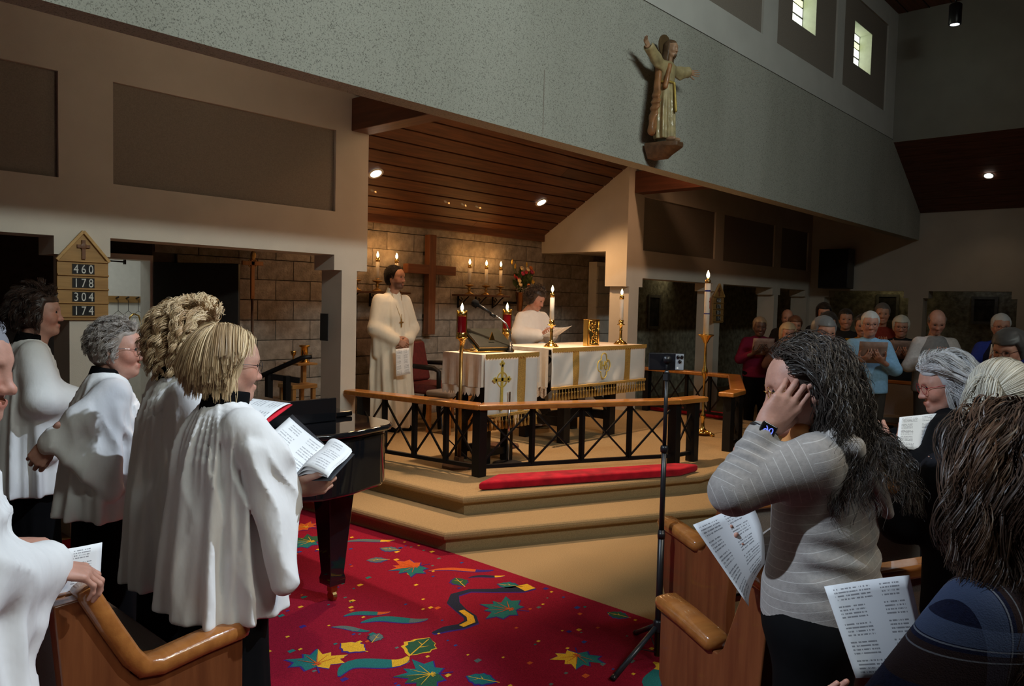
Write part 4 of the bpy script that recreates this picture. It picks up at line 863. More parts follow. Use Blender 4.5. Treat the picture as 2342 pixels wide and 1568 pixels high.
# framed pictures in the passage
def picture(label,loc,rot,w=.34,h=.44):
    t=thing('framed_picture',label,'picture',loc,rot); obj('frame',holes(MB(),-w/2,w/2,-h/2,h/2,[(-w/2+.05,w/2-.05,-h/2+.05,h/2-.05)],-.02,.0),mat('grey_frame',(.20,.19,.17),.6),t); obj('print',MB().box(-w/2+.05,w/2-.05,-.008,0,-h/2+.05,h/2-.05),mat('dark_print',(.05,.045,.04),.6,var=.5,scale=6),t)
picture('framed picture in the passage left of the paschal candle',(12.25,7.59,1.55),0,.42,.62); picture('framed picture in the passage right of the far hymn board',(14.6,7.59,1.6),0,.42,.62)
picture('pale framed picture on the far stone wall behind the man in red',(16.19,4.75,1.72),-PI/2,.42,.55); picture('pale framed picture on the far stone wall above the man with white beard',(16.19,3.10,1.72),-PI/2,.42,.5)
# ------------------------------------------------------------------ signed-distance modelling kit for people, clothes and the statue
A_=lambda *p: np.array(p,np.float32)
def sph(P,c,r): return np.linalg.norm(P-A_(*c),axis=1)-r
def ell(P,c,r,R=None):
    q=P-A_(*c)
    if R is not None: q=q@np.asarray(R,np.float32)
    r=A_(*r); k0=np.linalg.norm(q/r,axis=1); k1=np.linalg.norm(q/(r*r),axis=1); return k0*(k0-1)/np.maximum(k1,1e-6)
def cone(P,a,b,ra,rb):
    a=A_(*a); b=A_(*b); ba=b-a; t=np.clip(((P-a)@ba)/max(float(ba@ba),1e-9),0,1); return np.linalg.norm(P-a-t[:,None]*ba,axis=1)-(ra+(rb-ra)*t)
def tri(P,a,b,c,th):
    a,b,c=A_(*a),A_(*b),A_(*c); ba=b-a;cb=c-b;ac=a-c;pa=P-a;pb=P-b;pc=P-c; n=np.cross(ba,ac)
    s=np.sign(pa@np.cross(ba,n))+np.sign(pb@np.cross(cb,n))+np.sign(pc@np.cross(ac,n))
    def e(u,p): t=np.clip((p@u)/float(u@u),0,1); q=u*t[:,None]-p; return (q*q).sum(1)
    d=np.where(s<2,np.minimum(np.minimum(e(ba,pa),e(cb,pb)),e(ac,pc)),(pa@n)**2/float(n@n)); return np.sqrt(np.maximum(d,0))-th
def smin(a,b,k):
    if k<=0: return np.minimum(a,b)
    h=np.maximum(k-np.abs(a-b),0)/k; return np.minimum(a,b)-h*h*k*.25
def smax(a,b,k): return -smin(-a,-b,k)
def nets(f,lo,hi,h,margin=1.0):
    lo=np.array(lo,float); n=np.ceil((np.array(hi)-lo)/h).astype(int); B=6; nb=-(-(n+1)//B); N=nb*B
    def axes(c,off,s): return [lo[i]+(np.arange(c[i])*s+off)*h for i in range(3)]
    ax=axes(nb,(B-1)/2,B); G=np.stack(np.meshgrid(*ax,indexing='ij'),-1).reshape(-1,3).astype(np.float32)
    cv=f(G).reshape(nb); act=np.abs(cv)<h*B*.9*margin+h*1.5
    V=np.repeat(np.repeat(np.repeat(np.where(cv<0,-1.,1.).astype(np.float32),B,0),B,1),B,2)
    M=np.repeat(np.repeat(np.repeat(act,B,0),B,1),B,2); idx=np.argwhere(M)
    V[M]=f((lo+idx*h).astype(np.float32))
    V[0]=V[-1]=1;V[:,0]=V[:,-1]=1;V[:,:,0]=V[:,:,-1]=1
    s=V<0; nx,ny,nz=V.shape
    cnt=np.zeros((nx-1,ny-1,nz-1),np.int8); acc=np.zeros((nx-1,ny-1,nz-1,3),np.float32); ne=np.zeros((nx-1,ny-1,nz-1),np.float32)
    C=[(i,j,k) for i in(0,1) for j in(0,1) for k in(0,1)]
    sl=lambda A,c: A[c[0]:c[0]+nx-1,c[1]:c[1]+ny-1,c[2]:c[2]+nz-1]
    for c in C: cnt+=sl(s,c)
    cells=(cnt>0)&(cnt<8); ci=np.argwhere(cells); 
    g=lambda c: V[ci[:,0]+c[0],ci[:,1]+c[1],ci[:,2]+c[2]]
    acc=np.zeros((len(ci),3),np.float32); ne=np.zeros(len(ci),np.float32)
    for c in C:
        for a in range(3):
            if c[a]==0:
                d=list(c); d[a]=1; va,vb=g(c),g(d); x=(va<0)!=(vb<0); t=np.where(x,va/np.where(x,va-vb,1),0)
                pt=np.tile(np.array(c,np.float32),(len(ci),1)); pt[:,a]=t; acc+=pt*x[:,None]; ne+=x
    verts=lo+(ci+acc/np.maximum(ne,1)[:,None])*h
    id_=np.full(cells.shape,-1,np.int64); id_[cells]=np.arange(len(ci)); Q=[]
    for a in range(3):
        b,c=(a+1)%3,(a+2)%3
        s0=s; sh=[slice(None)]*3; sh2=[slice(None)]*3; sh[a]=slice(0,-1); sh2[a]=slice(1,None)
        for ax_ in(b,c): sh[ax_]=slice(1,-1); sh2[ax_]=slice(1,-1)
        e=s[tuple(sh)]!=s[tuple(sh2)]; p=np.argwhere(e); 
        if len(p)==0: continue
        p[:,b]+=1;p[:,c]+=1
        inside=s[p[:,0],p[:,1],p[:,2]]
        def cid(db,dc):
            q=p.copy(); q[:,b]-=db;q[:,c]-=dc; return id_[q[:,0],q[:,1],q[:,2]]
        q=np.stack([cid(1,1),cid(0,1),cid(0,0),cid(1,0)],1); q[~inside]=q[~inside][:,::-1]; Q.append(q)
    return verts.astype(np.float32),np.concatenate(Q)
def rotm(yaw=0,pitch=0,roll=0):
    cy,sy,cp,sp,cr,sr=math.cos(yaw),math.sin(yaw),math.cos(pitch),math.sin(pitch),math.cos(roll),math.sin(roll)
    return np.array([[cy,-sy,0],[sy,cy,0],[0,0,1]])@np.array([[cp,0,-sp],[0,1,0],[sp,0,cp]])@np.array([[1,0,0],[0,cr,-sr],[0,sr,cr]])
def noise3(P,f,seed=0):
    r=np.random.default_rng(seed); o=np.zeros(len(P),np.float32)
    for k in range(5):
        w=r.normal(size=3); w=w/np.linalg.norm(w)*f*(.6+.35*k); o+=np.sin(P@w.astype(np.float32)+r.uniform(0,6.28)+1.3*np.sin(P@(w[[1,2,0]]*.7).astype(np.float32)))/(1+.4*k)
    return o/3
# ---- head (local: x forward, y left, z up, origin between the ears)
def head_sdf(P,fat=0.0,nose=1.0,jaw=1.0,male=0):
    d=ell(P,(-.012,0,.034),(.097,.076,.090))
    d=smin(d,ell(P,(.045,0,.03),(.050,.058,.055)),.04)
    d=smin(d,cone(P,(.030,0,-.025),(.056,0,-.078*jaw),.058+fat*.5,.034+fat*.4),.045)
    d=smin(d,ell(P,(.074,0,-.098*jaw),(.020,.022+.004*male,.018)),.03)
    for s in(-1,1):
        d=smin(d,ell(P,(.060,s*.040,-.028),(.028+fat*.4,.026+fat*.5,.028)),.03)
        d=smin(d,cone(P,(.088,s*.012,.026),(.072,s*.046,.026),.010,.010),.018)
        d=smin(d,cone(P,(-.005,s*.060,-.04),(.045,s*.038,-.085*jaw),.016+fat*.4,.014+fat*.4),.03)
    d=smin(d,cone(P,(.020,0,-.05),(-.028,0,-.20),.050+fat*.4,.056+fat*.4),.03)
    for s in(-1,1): d=smax(d,-sph(P,(.103,s*.032,.008),.016),.014)
    d=smin(d,cone(P,(.088,0,.020),(.106,0,-.026),.0080,.0105*nose),.014)
    d=smin(d,sph(P,(.1105+.02*(nose-1),0,-.033),.0100*nose),.010)
    for s in(-1,1): d=smin(d,sph(P,(.100,s*.0125,-.035),.0085*nose),.008)
    d=smin(d,cone(P,(.0950,-.017,-.0625),(.0950,.017,-.0625),.0055,.0055),.010)
    d=smin(d,cone(P,(.0925,-.015,-.0715),(.0925,.015,-.0715),.0062,.0062),.010)
    d=smax(d,-cone(P,(.1035,-.02,-.0668),(.1035,.02,-.0668),.003,.003),.003)
    for s in(-1,1):
        d=smin(d,sph(P,(.079,s*.032,.008),.0128),.004)
        R=rotm(s*.35,-.25)
        e=ell(P,(-.004,s*.079,-.004),(.019,.009,.031),R); e=smax(e,-ell(P,(.003,s*.088,-.001),(.010,.007,.018),R),.005); d=smin(d,e,.010)
    return d
def head_tint(P,beard=0,brow=(.35,.28,.22),lip=(1.0,.55,.52)):
    T=np.ones((len(P),3),np.float32)
    def mix(w,c): nonlocal T; w=np.clip(w,0,1)[:,None]; T=T*(1-w)+np.array(c,np.float32)*w
    for s in(-1,1):
        mix(1-np.abs(ell(P,(.072,s*.045,-.03),(.035,.03,.03)))/.025*1.0,(1.02,.84,.80)) if True else 0
        mix(np.clip(1.3-(cone(P,(.093,s*.014,.029),(.079,s*.048,.031),.003,.003))/.004,0,1)*.75,brow)
        mix(np.clip(1.4-(cone(P,(.091,s*.024,.006),(.088,s*.042,.007),.0015,.0015))/.0025,0,1)*.85,(.18,.13,.12))
    mix(np.clip(1.2-sph(P,(.112,0,-.03),.008)/.012,0,1)*.5,(1.0,.80,.76))
    mix(np.clip(1.3-np.minimum(cone(P,(.099,-.016,-.0625),(.099,.016,-.0625),.0035,.0035),cone(P,(.097,-.014,-.0715),(.097,.014,-.0715),.0042,.0042))/.003,0,1)*.55,lip)
    if beard:
        jawz=(P[:,2]<-.040)&(P[:,0]>.0); w=np.clip((-.038-P[:,2])/.02,0,1)*np.clip((P[:,0]-.005)/.03,0,1)*np.clip((P[:,2]+.135)/.02,0,1)
        w*=np.clip(cone(P,(.10,-.012,-.067),(.10,.012,-.067),.006,.006)/.006,0.15,1); mix(w*beard,(.16,.12,.11))
    return T
def hand_mesh(W,X,Z,side,curl=(.25,.3,.2),thumb=(.6,.75,-.3),spread=.10,sc=1.0,h=.004,fcurl=None,tc=.35):
    """W wrist, X finger direction, Z back-of-hand normal, side +1 left hand / -1 right hand"""
    X=np.array(X,float); X/=np.linalg.norm(X); Z=np.array(Z,float); Z-=X*(Z@X); Z/=np.linalg.norm(Z); Y=np.cross(Z,X)
    ts=-side   # thumb lies on the -Y side of a left hand held palm down
    segs=[]
    base=[(.088,.030),(.093,.010),(.088,-.011),(.079,-.030)]; LN=[(.044,.026,.021),(.048,.030,.022),(.044,.028,.022),(.034,.021,.019)]
    for i,(bx,by) in enumerate(base):
        p=np.array([bx,by*ts,0.]); a=0; yaw=spread*(1.3-i)*.55*ts; cu=fcurl[i] if fcurl else curl
        for j in range(3):
            a+=cu[j]; d=np.array([math.cos(a)*math.cos(yaw),math.cos(a)*math.sin(yaw),-math.sin(a)]); q=p+d*LN[i][j]; r0=.0092-.0009*j-(.001 if i==3 else 0); segs.append((p,q,r0,r0-.0010)); p=q
    t=np.array(thumb,float); t[1]*=ts; t/=np.linalg.norm(t); p=np.array([.016,.026*ts,-.006])
    for j,L in enumerate((.046,.034,.026)):
        q=p+t*L; segs.append((p,q,(.0150,.0112,.0098)[j],(.0112,.0098,.0078)[j])); p=q; t=t+np.array([tc,-.25*ts*tc,-.1*tc]); t/=np.linalg.norm(t)
    def f(P):
        d=ell(P,(.046,0,-.001),(.054,.040,.0155))
        d=smin(d,cone(P,(-.08,0,0),(.012,0,0),.027,.024),.02)
        for i,(bx,by) in enumerate(base): d=smin(d,cone(P,(.022,by*.5*ts,.002),(bx,by*ts,.001),.010,.0105),.010)
        for a,b,ra,rb in segs: d=smin(d,cone(P,a,b,ra,rb),.0045)
        return d
    P=np.array([s[1] for s in segs]); lo=np.minimum(P.min(0),(-.10,-.055,-.035))-.02; hi=np.maximum(P.max(0),(.12,.055,.03))+.02
    V,Q=nets(f,lo,hi,h); V=V*sc; kn=np.ones((len(V),3),np.float32)
    for a,b,ra,rb in segs: w=np.clip(1-np.linalg.norm(V/sc-b,axis=1)/.010,0,1)[:,None]*.35; kn=kn*(1-w)+np.array([1.0,.80,.76])*w
    return np.array(W)+V[:,:1]*X+V[:,1:2]*Y+V[:,2:3]*Z,Q,kn
SKIN={}
def skin(name,c):
    if name not in SKIN: SKIN[name]=mat('skin_'+name,c,.55,var=.06,scale=40,sss=.12,attr='tint',bump=.06,bscale=180)
    return SKIN[name]
EYEW=mat('eye_white',(.62,.58,.55),.3); EYED=mat('eye_iris',(.03,.025,.02),.2)
def add_tint(o,T):
    at=o.data.color_attributes.new('tint','FLOAT_COLOR','POINT'); c=np.ones((len(T),4),np.float32); c[:,:3]=T; at.data.foreach_set('color',c.ravel())
def merge(parts):
    V=[];Q=[];T=[];k=0
    for v,q,t in parts: V.append(v);Q.append(q+k);T.append(t if t is not None else np.ones((len(v),3),np.float32));k+=len(v)
    return np.concatenate(V),np.concatenate(Q),np.concatenate(T)
def joints(h,sw=.175):
    return dict(hip=.52*h,kn=.285*h,an=.045*h,sh=.815*h,sw=sw,nb=.85*h)
class Fig: pass
def person(label,pos,yaw,h,sk,arms=None,headrot=(0,0,0),headoff=(0,0),res=.005,group=None,hands=None,hp={},beard=0,brow=(.35,.28,.22),sw=.165,eyes=True,z0=0.0,lean=0.0,legs=True,hscale=1.0):
    """arms: {'L':(elbow,wrist),'R':...}; hands: {'L':dict(...)}; local frame x forward, y left"""
    J=joints(h,sw); F=Fig(); F.h=h; F.J=J
    hc=np.array([.045+headoff[0]+lean*.30,headoff[1],h-.128]); R=rotm(*headrot)
    F.hc=hc; F.R=R
    def hf(P): return head_sdf(P,**hp)
    V,Q=nets(hf,(-.125,-.105,-.215),(.14,.105,.14),res); T=head_tint(V,beard,brow)
    Vh=hc+(V*hscale)@R.T; parts=[(Vh,Q,T)]
    s=h/1.68; lx=lean
    S={'L':np.array([lx*.22,J['sw'],J['sh']]),'R':np.array([lx*.22,-J['sw'],J['sh']])}; F.S=S
    def bf(P):
        d=ell(P,(lx*.16,0,.70*h),(.095,.135,.17*s)); d=smin(d,ell(P,(lx*.05,0,.545*h),(.095,.135,.10*s)),.08)
        d=smin(d,cone(P,(lx*.22,-.10,J['sh']-.055),(lx*.22,.10,J['sh']-.055),.048,.048),.04)
        d=smin(d,cone(P,(lx*.22,0,J['sh']-.02),(hc[0]-.03,hc[1]*.7,J['sh']+.10),.050,.046),.03)
        if legs:
            for y in(-.085,.085):
                d=smin(d,cone(P,(0,y,J['hip']),(0.01,y,J['kn']),.075,.055),.04); d=smin(d,cone(P,(.01,y,J['kn']),(-.02,y,J['an']+.03),.052,.038),.02); d=smin(d,ell(P,(.05,y,.038),(.12,.042,.036)),.03)
        if arms:
            for k,(e,w) in arms.items(): d=smin(d,cone(P,S[k]-A_(0,0,.03),e,.044,.036),.03); d=smin(d,cone(P,e,w,.035,.024),.02)
        return d
    ex=[p for a in (arms or {}).values() for p in a]; pts=np.array(ex+[(-.2,-.26,0),(.22,.26,h-.1)]); 
    V,Q=nets(bf,pts.min(0)-.07,pts.max(0)+.07,.021); parts.append((V,Q,None))
    for k,hd in (hands or {}).items():
        hd=dict(hd); w=hd.pop('W',arms[k][1]); v,q,t=hand_mesh(w,hd.pop('X'),hd.pop('Z'),1 if k=='L' else -1,**hd); parts.append((v,q,t))
    V,Q,T=merge(parts)
    o=npmesh('person',V,Q,[skin(*sk),EYEW,EYED]); add_tint(o,T); o.location=(pos[0],pos[1],z0); o.rotation_euler=(0,0,yaw); tag(o,label,'person',group); F.o=o
    if eyes:
        mb=MB()
        for sd in(-1,1): mb.ball((.0805,sd*.032,.0075),(.0123,.0123,.0123),10,8)
        e=obj('eyes',mb,EYEW,o,smooth=True); mb=MB()
        for sd in(-1,1): mb.ball((.0885,sd*.032,.0065),(.0050,.0058,.0058),8,6)
        i=obj('irises',mb,EYED,e,smooth=True)
        M=Matrix([list(R[0]*hscale)+[hc[0]],list(R[1]*hscale)+[hc[1]],list(R[2]*hscale)+[hc[2]],[0,0,0,1]]); e.matrix_local=M
        if eyes!='open':
            for sd in(-1,1): obj('eyelid',MB().add(*lid(sd)),skin(*sk),e,smooth=True)
    return F
def lid(sd):
    v=[];f=[];n=8
    for i in range(6):
        th=-.25+i*.36
        for j in range(n): ph=-1.25+2.5*j/(n-1); v.append((.0805+.0132*math.cos(th)*math.cos(ph),sd*.032+.0132*math.cos(th)*math.sin(ph),.0075+.0132*math.sin(th)))
    for i in range(5):
        for j in range(n-1): f.append((i*n+j,i*n+j+1,(i+1)*n+j+1,(i+1)*n+j))
    return v,f
def to_head(F,V): return F.hc+np.asarray(V)@F.R.T
def to_local(F,P): return (P-F.hc)@F.R
# ---- clothes
def garment(F,name,material,rows,sleeves=(),hem=None,top=None,folds=(0,0),gather=0,res=.010,wr=.004,wf=18,seed=0,extra=None,parent=None,drape=(),cuts=(),ks=.05,k0=.05,attr=None,foldpow=1.0):
    """rows: (z,cx,cy,rx,ry); sleeves: lists of (a,b,ra,rb); drape: triangles (a,b,c,th)"""
    rows=sorted(rows); Z=[r[0] for r in rows]; zl=hem if hem is not None else Z[0]; zh=top if top is not None else Z[-1]
    nf,af=folds; rr=np.random.default_rng(seed); ph=rr.uniform(0,6.28,4)
    def f(P):
        z=P[:,2]; I=lambda k: np.interp(z,Z,[r[k] for r in rows]).astype(np.float32)
        cx,cy,rx,ry=I(1),I(2),I(3),I(4); x=P[:,0]-cx; y=P[:,1]-cy; th=np.arctan2(y/ry,x/rx); q=np.sqrt((x/rx)**2+(y/ry)**2)
        d=(q-1)*np.minimum(rx,ry)
        if nf:
            t=np.clip((zh-z)/(zh-zl),0,1)**foldpow
            w=np.sin(nf*th+ph[0]+1.1*np.sin(2*th+ph[1])+.9*np.sin(z*4+ph[2]))*.65+.45*np.sin(nf*1.7*th+ph[3]+1.4*np.sin(3*th)+1.2*z)
            w=np.where(w>0,w,w*.55); w=np.sign(w)*np.abs(w)**.8
            d=d-af*t*(w+.15)
        if gather:
            gz=np.clip(1-np.abs((zh-z)-gather[0])/gather[1],0,1); d=d-gather[2]*gz*np.sin(gather[3]*th+2*np.sin(3*th))
        d=smax(d,np.maximum(zl-z,z-zh),.012)
        for s_ in sleeves:
            for i_,(a,b,ra,rb) in enumerate(s_): d=smin(d,cone(P,a,b,ra,rb),.035 if i_ else ks)
        for (a,b,c,t_) in drape: d=smin(d,tri(P,a,b,c,t_),k0)
        for c in cuts: d=smax(d,c(P),.008)
        if extra: d=extra(P,d)
        if wr: d=d-wr*noise3(P,wf,seed)
        return d
    pts=[(r[1]-r[3]*1.25-.02,r[2]-r[4]*1.25-.02,zl) for r in rows]+[(r[1]+r[3]*1.25+.02,r[2]+r[4]*1.25+.02,zh) for r in rows]
    for s_ in sleeves:
        for a,b,ra,rb in s_:
            for p,r in((a,ra),(b,rb)): pts+=[tuple(np.array(p)-r),tuple(np.array(p)+r)]
    for t in drape:
        for p in t[:3]: pts+=[tuple(np.array(p)-t[3]),tuple(np.array(p)+t[3])]
    pts=np.array(pts); V,Q=nets(f,pts.min(0)-.03,pts.max(0)+.03,res,1.25)
    o=npmesh(name,V,Q,material,parent or F.o)
    if attr is not None:
        a=o.data.attributes.new('sc','FLOAT','POINT'); a.data.foreach_set('value',attr(V).astype(np.float32))
    return o
def legs(F,material,name='trousers',hem=.05,hipw=(.125,.175),k=.09,shoe=True):
    h=F.h; J=F.J
    def f(P):
        d=ell(P,(0,0,J['hip']+.02),(hipw[0],hipw[1],.14))
        for y in(-k,k): d=smin(d,cone(P,(0,y,J['hip']),(.01,y,J['kn']),.098,.078),.05); d=smin(d,cone(P,(.01,y,J['kn']),(-.02,y,hem+.05),.076,.062),.03)
        d=d-.004*noise3(P,16,3); return smax(d,-(P[:,2]-hem),.01)
    V,Q=nets(f,(-.22,-.26,0),(.22,.26,J['hip']+.2),.014); o=npmesh(name,V,Q,material,F.o)
    if shoe:
        for y in(-k,k):
            V,Q=nets(lambda P: smax(smin(ell(P,(.05,y,.035),(.135,.048,.045)),ell(P,(-.04,y,.05),(.06,.042,.05)),.04),-P[:,2],.004),(-.15,y-.08,-.02),(.22,y+.08,.13),.008); npmesh('shoe',V,Q,BLACKC,F.o)
    return o
# ---- hair
def cap(F,name,material,t=.012,cut=None,noise=(.004,60),res=.006,extra=None,seed=0):
    def f(P):
        d=ell(P,(-.014,0,.034),(.099+t,.079+t,.092+t))
        d=smin(d,ell(P,(-.040,0,-.02),(.065+t,.070+t,.07)),.03)
        face=np.maximum(.030+.25*np.clip(P[:,2],-.1,.06)-P[:,0],P[:,2]-.062)   # in front of the ears and below the hairline
        d=smax(d,-face,.012)
        d=smax(d,-.085-P[:,2],.01)
        if cut is not None: d=cut(P,d)
        if extra is not None: d=extra(P,d)
        return d-noise[0]*noise3(P,noise[1],seed)-noise[0]*.6*noise3(P,noise[1]*2.1,seed+1)
    V,Q=nets(f,(-.2,-.17,-.32),(.17,.17,.2),res,1.3); return npmesh(name,to_head(F,V),Q,material,F.o)
HAIRM={}
def hairmat(name,c1,c2,rough=.46):
    if name in HAIRM: return HAIRM[name]
    m=mat('hair_'+name,c1,max(rough,.44),spec=(.08 if max(c1)<.03 else .35),attr='tint',var=.0,sheen=.1); HAIRM[name]=(m,np.array(c1),np.array(c2)); return HAIRM[name]
def strands(F,name,hm,n,L,pick,steps=24,layer=(.004,.02),g=1.0,init=(.5,.6),curl=(0,8),clump=12,clumpf=.5,r=.0011,seed=0,coll=(),push=None,tip=.45,tint=None,wind=None,sweep=(-1,.45),face=.12):
    """vectorised strand growth: roots on the scalp ellipsoid, gravity, collisions with head and extra ellipsoids (head-local)"""
    R_=np.random.default_rng(seed); c=np.array([-.014,0,.034]); rad=np.array([.098,.077,.091])
    D=R_.normal(size=(n*8,3)); D/=np.linalg.norm(D,axis=1)[:,None]; D=D[pick(D)][:n]; n=len(D)
    lay=R_.uniform(layer[0],layer[1],n)[:,None]; p=c+D*(rad+.003)
    nrm=D/rad; nrm/=np.linalg.norm(nrm,axis=1)[:,None]
    gv=np.array([0,0,-1.])@F.R if True else 0
    sg=np.sign(D[:,1]+.02); fr_=np.clip((D[:,0]+.30)/.7,0,1)[:,None]*np.clip((D[:,2]+.35)/.5,0,1)[:,None]; dv=fr_*np.stack([np.full(n,sweep[0]),sg*sweep[1],np.zeros(n)],1)+(1-fr_)*gv
    tang=dv-(nrm*dv).sum(1)[:,None]*nrm; tang/=np.maximum(np.linalg.norm(tang,axis=1),1e-3)[:,None]
    v=nrm*init[0]+tang*init[1]
    if push is not None: v=v+push(p,D)
    Ls=(L(D) if callable(L) else np.full(n,L))*R_.uniform(.86,1.06,n); ds=(Ls/steps)[:,None]; path=[p.copy()]
    gg=gv*g*.16
    lay0=lay
    for s in range(steps):
        v=v+gg; lay=lay0*(.85+.15*min(1,1.3*s/steps))
        if face: mk=((p[:,0]>.015)&(p[:,2]<.10))[:,None]; v=v+mk*np.stack([np.full(n,-face),sg*face*.7,np.zeros(n)],1)
        if wind is not None: v=v+wind(p,s/steps)
        v/=np.linalg.norm(v,axis=1)[:,None]; q=p+v*ds
        for cc,rr in [(c,rad)]+[(np.array(a),np.array(b)) for a,b in coll]:
            u=(q-cc)/(rr+lay); k=np.linalg.norm(u,axis=1); ins=k<1; 
            if ins.any():
                q[ins]=cc+(q[ins]-cc)/np.maximum(k[ins],.05)[:,None]; nn=(q[ins]-cc)/(rr+lay[ins])**2; nn/=np.linalg.norm(nn,axis=1)[:,None]; vi=v[ins]; dn=(vi*nn).sum(1); vi=vi-np.minimum(dn,0)[:,None]*nn; v[ins]=vi
        p=q; path.append(p.copy())
    P=np.stack(path,1); M=steps+1; t=np.linspace(0,1,M)[None,:,None]
    if clump>1:
        ng=max(1,n//clump); gi=R_.choice(n,ng,replace=False); A=P[:,M//3]; Bq=P[gi,M//3]
        near=np.empty(n,int)
        for a in range(0,n,500): near[a:a+500]=np.argmin(((A[a:a+500,None]-Bq[None])**2).sum(2),1)
        G=P[gi][near]; w=clumpf*np.clip(t*1.6-.15,0,1); P=P*(1-w)+G*w
    else: near=np.arange(n); ng=n
    if curl[0]:
        cr=R_.uniform(.6,1.3,ng)[near][:,None,None]; phs=(R_.uniform(0,6.28,ng)[near]+R_.normal(0,.35,n))[:,None,None]; fr=R_.uniform(.75,1.25,ng)[near][:,None,None]
        T=np.gradient(P,axis=1); T/=np.linalg.norm(T,axis=2)[:,:,None]+1e-9
        ref=np.array([.3,.9,.2]); e1=np.cross(T,ref); e1/=np.linalg.norm(e1,axis=2)[:,:,None]+1e-9; e2=np.cross(T,e1)
        al=t*Ls[:,None,None]*curl[1]*fr*6.283+phs; am=curl[0]*cr*np.clip(t*4,0,1); P=P+(e1*np.cos(al)+e2*np.sin(al))*am
    T=np.gradient(P,axis=1); T/=np.linalg.norm(T,axis=2)[:,:,None]+1e-9
    e1=np.cross(T,P-(c+np.array([0,0,-.02]))); e1/=np.linalg.norm(e1,axis=2)[:,:,None]+1e-9; e2=np.cross(T,e1); tw=R_.normal(0,.55,(n,1,1)); e1=e1*np.cos(tw)+e2*np.sin(tw)
    rr=(r*(1-(1-tip)*t**2))*R_.uniform(.7,1.3,n)[:,None,None]
    V=np.stack([P+e1*rr,P-e1*rr],2).reshape(-1,3); b=np.arange(n)[:,None]*M*2+np.arange(M-1)[None,:]*2
    Q=np.stack([b,b+1,b+3,b+2],-1).reshape(-1,4)
    o=npmesh(name,to_head(F,V),Q,hm[0],F.o)
    a=R_.uniform(0,1,ng)[near]*.7+R_.uniform(0,1,n)*.3
    col=np.ones((n,3))*1.0; k=(hm[2]/hm[1]); col=1+(k-1)[None,:]*a[:,None]
    if tint is not None: col=col*tint(D)
    add_tint(o,np.repeat(col,M*2,0)); return o
def base_tint(o,v=(.6,.6,.6)): add_tint(o,np.tile(np.array(v,np.float32),(len(o.data.vertices),1))); return o
def glasses(F,col=BLACKP,r=.021,shape=1.15,half=False):
    g=MB()
    for s in(-1,1):
        P=[(.103-.35*abs(.034*1+r*shape*math.cos(a)-.034)*0-.10*max(0,abs(s*.034+r*shape*math.cos(a))-.03),s*.034+r*shape*math.cos(a),.004+r*math.sin(a)) for a in np.linspace(0,2*PI,19)]
        g.tube(P,.0011,5); g.tube([(.098,s*.057,.010),(.05,s*.079,.012),(-.004,s*.083,.010),(-.02,s*.084,-.006)],.0012,5)
    g.tube([(.106,-.012,.008),(.110,0,.011),(.106,.012,.008)],.0013,5)
    g.v=[tuple(p) for p in to_head(F,np.array(g.v))]; return obj('glasses',g,col,F.o,smooth=True)
def textpaper(name,scale=1.0,ink=(.12,.12,.14),dens=26,tone=(.86,.87,.88)):
    if name in MATS: return MATS[name]
    m=bpy.data.materials.new(name); m.use_nodes=True; nt=m.node_tree; b=nt.nodes['Principled BSDF']; b.inputs['Roughness'].default_value=.7; L=nt.links
    uv=nd(nt,'ShaderNodeUVMap'); sp=nd(nt,'ShaderNodeSeparateXYZ'); L.new(uv.outputs[0],sp.inputs[0])
    def mth(op,a,b_=None,c=None):
        n=nd(nt,'ShaderNodeMath'); n.operation=op
        for i,x in enumerate((a,b_,c)):
            if x is None: continue
            if hasattr(x,'links') or hasattr(x,'is_linked'): L.new(x,n.inputs[i])
            else: n.inputs[i].default_value=x
        return n.outputs[0]
    U,Vv=sp.outputs[0],sp.outputs[1]
    ln=mth('MULTIPLY',Vv,float(dens)); fl=mth('FLOOR',ln); frc=mth('FRACT',ln)
    line=mth('MULTIPLY',mth('GREATER_THAN',frc,.30),mth('LESS_THAN',frc,.72))
    cb=nd(nt,'ShaderNodeCombineXYZ'); L.new(mth('MULTIPLY',U,55.0),cb.inputs[0]); L.new(mth('MULTIPLY',fl,7.3),cb.inputs[1])
    ns=nd(nt,'ShaderNodeTexNoise'); ns.inputs['Scale'].default_value=1.0; ns.inputs['Detail'].default_value=2; L.new(cb.outputs[0],ns.inputs['Vector'])
    word=mth('GREATER_THAN',ns.outputs['Fac'],.45)
    cb2=nd(nt,'ShaderNodeCombineXYZ'); L.new(mth('FLOOR',mth('MULTIPLY',U,2.0)),cb2.inputs[0]); L.new(mth('FLOOR',mth('DIVIDE',fl,5.0)),cb2.inputs[1])
    wn=nd(nt,'ShaderNodeTexWhiteNoise'); L.new(cb2.outputs[0],wn.inputs['Vector'])
    col=mth('FRACT',mth('MULTIPLY',U,2.0)); inr=mth('MULTIPLY',mth('GREATER_THAN',col,.14),mth('LESS_THAN',col,mth('ADD',mth('MULTIPLY',wn.outputs['Value'],.3),.62)))
    par=mth('GREATER_THAN',mth('MODULO',fl,5.0),.5)
    mar=mth('MULTIPLY',mth('GREATER_THAN',Vv,.05),mth('LESS_THAN',Vv,.95))
    k=mth('MULTIPLY',mth('MULTIPLY',line,word),mth('MULTIPLY',mth('MULTIPLY',inr,par),mar))
    mx=nd(nt,'ShaderNodeMix'); mx.data_type='RGBA'; L.new(mth('MULTIPLY',k,.75),mx.inputs[0]); mx.inputs[6].default_value=(*tone,1); mx.inputs[7].default_value=(*ink,1); L.new(mx.outputs[2],b.inputs['Base Color'])
    MATS[name]=m; return m
